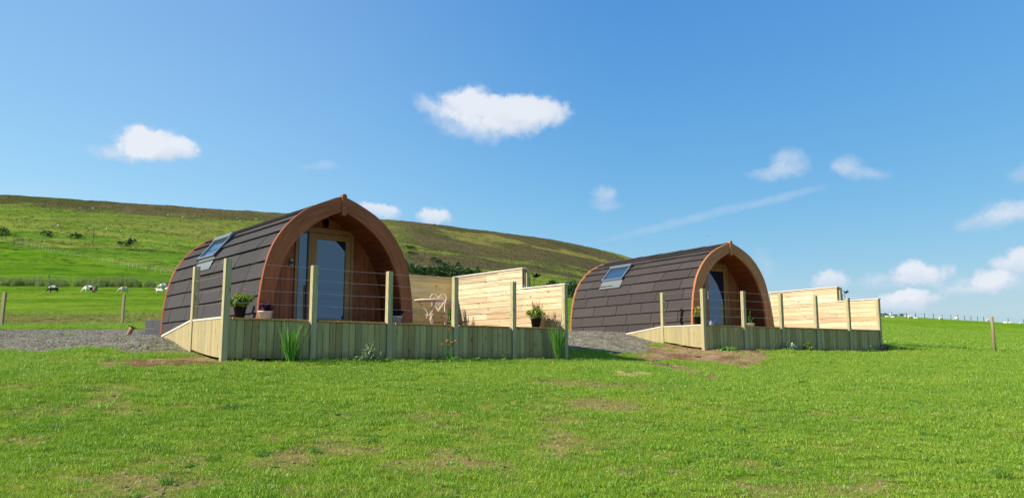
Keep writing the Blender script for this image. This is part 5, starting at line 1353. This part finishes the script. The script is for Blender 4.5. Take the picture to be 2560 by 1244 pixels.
# ---------------------------------------------------------------- sheep
def skin_body(name, joints, edges, mat):
    me = bpy.data.meshes.new(name); me.from_pydata([j[:3] for j in joints], edges, []); me.update()
    o = bpy.data.objects.new(name, me); COL.objects.link(o); sk = o.modifiers.new('s', 'SKIN'); sb = o.modifiers.new('u', 'SUBSURF'); sb.levels = 2; sb.render_levels = 2
    for i, j in enumerate(joints): me.skin_vertices[0].data[i].radius = (j[3], j[4] if len(j) > 4 else j[3])
    me.skin_vertices[0].data[0].use_root = True
    dg = bpy.context.evaluated_depsgraph_get(); m2 = bpy.data.meshes.new_from_object(o.evaluated_get(dg)); bpy.data.objects.remove(o); bpy.data.meshes.remove(me)
    m2.polygons.foreach_set('use_smooth', [True]*len(m2.polygons)); m2.materials.clear(); m2.materials.append(mat); return m2
def sheep_parts(pose, mat, facemat):
    if pose == 'graze':
        J = [(0, 0, .56, .27, .29), (.27, 0, .58, .24, .26), (-.30, 0, .58, .27, .28), (-.50, 0, .58, .15, .17), (.47, 0, .54, .15, .16), (.62, 0, .38, .10, .11), (.72, 0, .24, .075, .08)]
        E = [(0, 1), (0, 2), (2, 3), (1, 4), (4, 5), (5, 6)]
        for sx, sy in ((.30, .12), (.34, -.12)): b = len(J); J += [(sx, sy, .38, .10), (sx-.01, sy, .24, .04), (sx+.01, sy, .03, .032)]; E += [(1, b), (b, b+1), (b+1, b+2)]
        for sx, sy in ((-.34, .12), (-.40, -.12)): b = len(J); J += [(sx+.02, sy, .38, .12), (sx-.07, sy, .25, .045), (sx-.02, sy, .03, .032)]; E += [(2, b), (b, b+1), (b+1, b+2)]
        HJ = [(.72, 0, .27, .07, .075), (.80, 0, .15, .058, .062), (.85, 0, .05, .042, .042)]; ear = (.74, .25)
    else:
        J = [(0, 0, .24, .22, .23), (.28, 0, .25, .19, .21), (-.30, 0, .24, .21, .22), (-.48, 0, .22, .12, .12), (.45, 0, .36, .12, .13), (.56, 0, .48, .08, .085)]
        E = [(0, 1), (0, 2), (2, 3), (1, 4), (4, 5)]
        for sx, sy in ((.34, .15), (.36, -.15), (-.30, .18), (-.32, -.18)): b = len(J); J += [(sx, sy, .10, .06), (sx+.14, sy, .05, .035)]; E += [(1 if sx > 0 else 2, b), (b, b+1)]
        HJ = [(.55, 0, .50, .07, .075), (.66, 0, .50, .058, .06), (.75, 0, .46, .04, .04)]; ear = (.56, .55)
    body = skin_body('body', J, E, mat); head = skin_body('head', HJ, [(0, 1), (1, 2)], facemat)
    mb = MB()
    for sy in (-1, 1): mb.raw([(ear[0], sy*.05, ear[1]), (ear[0]+.04, sy*.06, ear[1]+.02), (ear[0]-.01, sy*.16, ear[1]+.0), (ear[0]+.01, sy*.10, ear[1]-.03)], [(0, 1, 2), (0, 2, 3), (0, 3, 1), (1, 3, 2)])
    em = bpy.data.meshes.new('ears'); em.from_pydata(mb.v, [], mb.f); em.update(); em.materials.append(facemat)
    return body, head, em
SH = {k: sheep_parts(*v) for k, v in {'belt': ('graze', M['belt'], M['darkface']), 'patch': ('graze', M['patch'], M['wool_w']), 'brown': ('graze', M['wool_b'], M['wool_b']),
      'cream': ('graze', M['wool_c'], M['wool_c']), 'white': ('graze', M['wool_w'], M['wool_w']), 'lie': ('lie', M['wool_w'], M['wool_w'])}.items()}
def sheep(px, py, kind, face, label, group, size=None, name='sheep'):
    p = hit(px, py); b, h, e = SH[kind]; r = empty(name, p, face, label, 'sheep', group)
    s = 1.0 if size is None else size
    r.scale = (s, s, s)
    for nm, me in (('body', b), ('head', h), ('ears', e)):
        o = bpy.data.objects.new(nm, me); COL.objects.link(o); o.parent = r
    return r
G1 = 'sheep in the left pasture'
sheep(133, 731, 'belt', R(185), 'grazing sheep with a grey back and black head and belly, leftmost standing one', G1, .86)
sheep(222, 731, 'patch', R(200), 'white grazing sheep with a black patch, left of the brown one', G1, .86)
sheep(237, 732, 'brown', R(120), 'brown sheep close behind the patched white one', G1, .8)
sheep(310, 733, 'cream', R(215), 'cream grazing sheep right above the wooden stake', G1, .8)
sheep(408, 722, 'white', R(200), 'white sheep grazing beside the left edge of the nearer pod', G1, .78)
sheep(401, 730, 'lie', R(185), 'white sheep lying beside the nearer pod, front one of the two', G1, .85)
sheep(421, 725, 'lie', R(20), 'white sheep lying right against the edge of the nearer pod', G1, .8)
sheep(10, 713, 'lie', R(190), 'white sheep lying at the far left edge by the rushes', G1, .85)
G2 = 'sheep dotted over the far hill'
for i, (px, py) in enumerate(((200, 521), (224, 522), (232, 522), (325, 529), (420, 538), (457, 543), (406, 561), (447, 565), (266, 574), (304, 578), (145, 566), (484, 556), (593, 547), (600, 553), (640, 549))):
    sheep(px, py, 'lie' if i % 2 else 'white', random.uniform(0, 6.28), 'tiny white sheep dotted high on the far hillside', G2, 1.35)
G3 = 'sheep along the right hand ridge'
RS = [(2218, 793, 'lie', 'white sheep lying leftmost beside the far deck'), (2231, 794, 'lie', 'white sheep lying second from the deck end, in front of a standing one'), (2228, 789, 'white', 'white sheep grazing on the skyline closest to the far deck'),
      (2240, 790, 'lie', 'white sheep lying on the skyline right of the standing one'), (2266, 792, 'lie', 'white sheep lying low left of the large grazing one'), (2274, 796, 'white', 'large white grazing sheep fourth along the ridge'), (2290, 797, 'lie', 'white sheep lying just right of the large grazing one'),
      (2351, 800, 'white', 'lone white sheep facing away in the middle of the ridge'), (2392, 798, 'white', 'white grazing sheep on the skyline left of the brown stake'), (2469, 803, 'white', 'white grazing sheep just left of the brown stake'),
      (2514, 808, 'lie', 'white sheep lying right of the brown stake, left of its pair'), (2526, 808, 'lie', 'white sheep lying right of the brown stake, right of its pair'), (2551, 809, 'lie', 'white sheep lying at the right edge of the picture')]
for px, py, k_, lab in RS: sheep(px, py, k_, random.choice((0, 3.14, 2.6, .4)), lab, G3, .88)
# gull
d_ = ray(1771, 589); p = d_*70
mb = MB(); mb.tube([(-.2, 0, 0), (-.1, 0, .01), (.05, 0, .02), (.18, 0, .02), (.26, 0, .01)], [.01, .045, .06, .035, .01], 8)
mb.raw([(.1, .04, .03), (-.06, .04, .03), (-.02, .3, .12), (-.12, .62, .05), (.04, .3, .12)], [(0, 1, 2), (0, 2, 4), (4, 2, 3)]); mb.raw([(.1, -.04, .03), (-.06, -.04, .03), (-.02, -.3, .12), (-.12, -.62, .05), (.04, -.3, .12)], [(0, 2, 1), (0, 4, 2), (4, 3, 2)])
o = mb.build('flying_bird', M['darkposts']); o.location = p; o.rotation_euler = (0, 0, .6); o.scale = (.35, .35, .35); tag(o, 'small dark bird flying above the farther pod', 'bird')
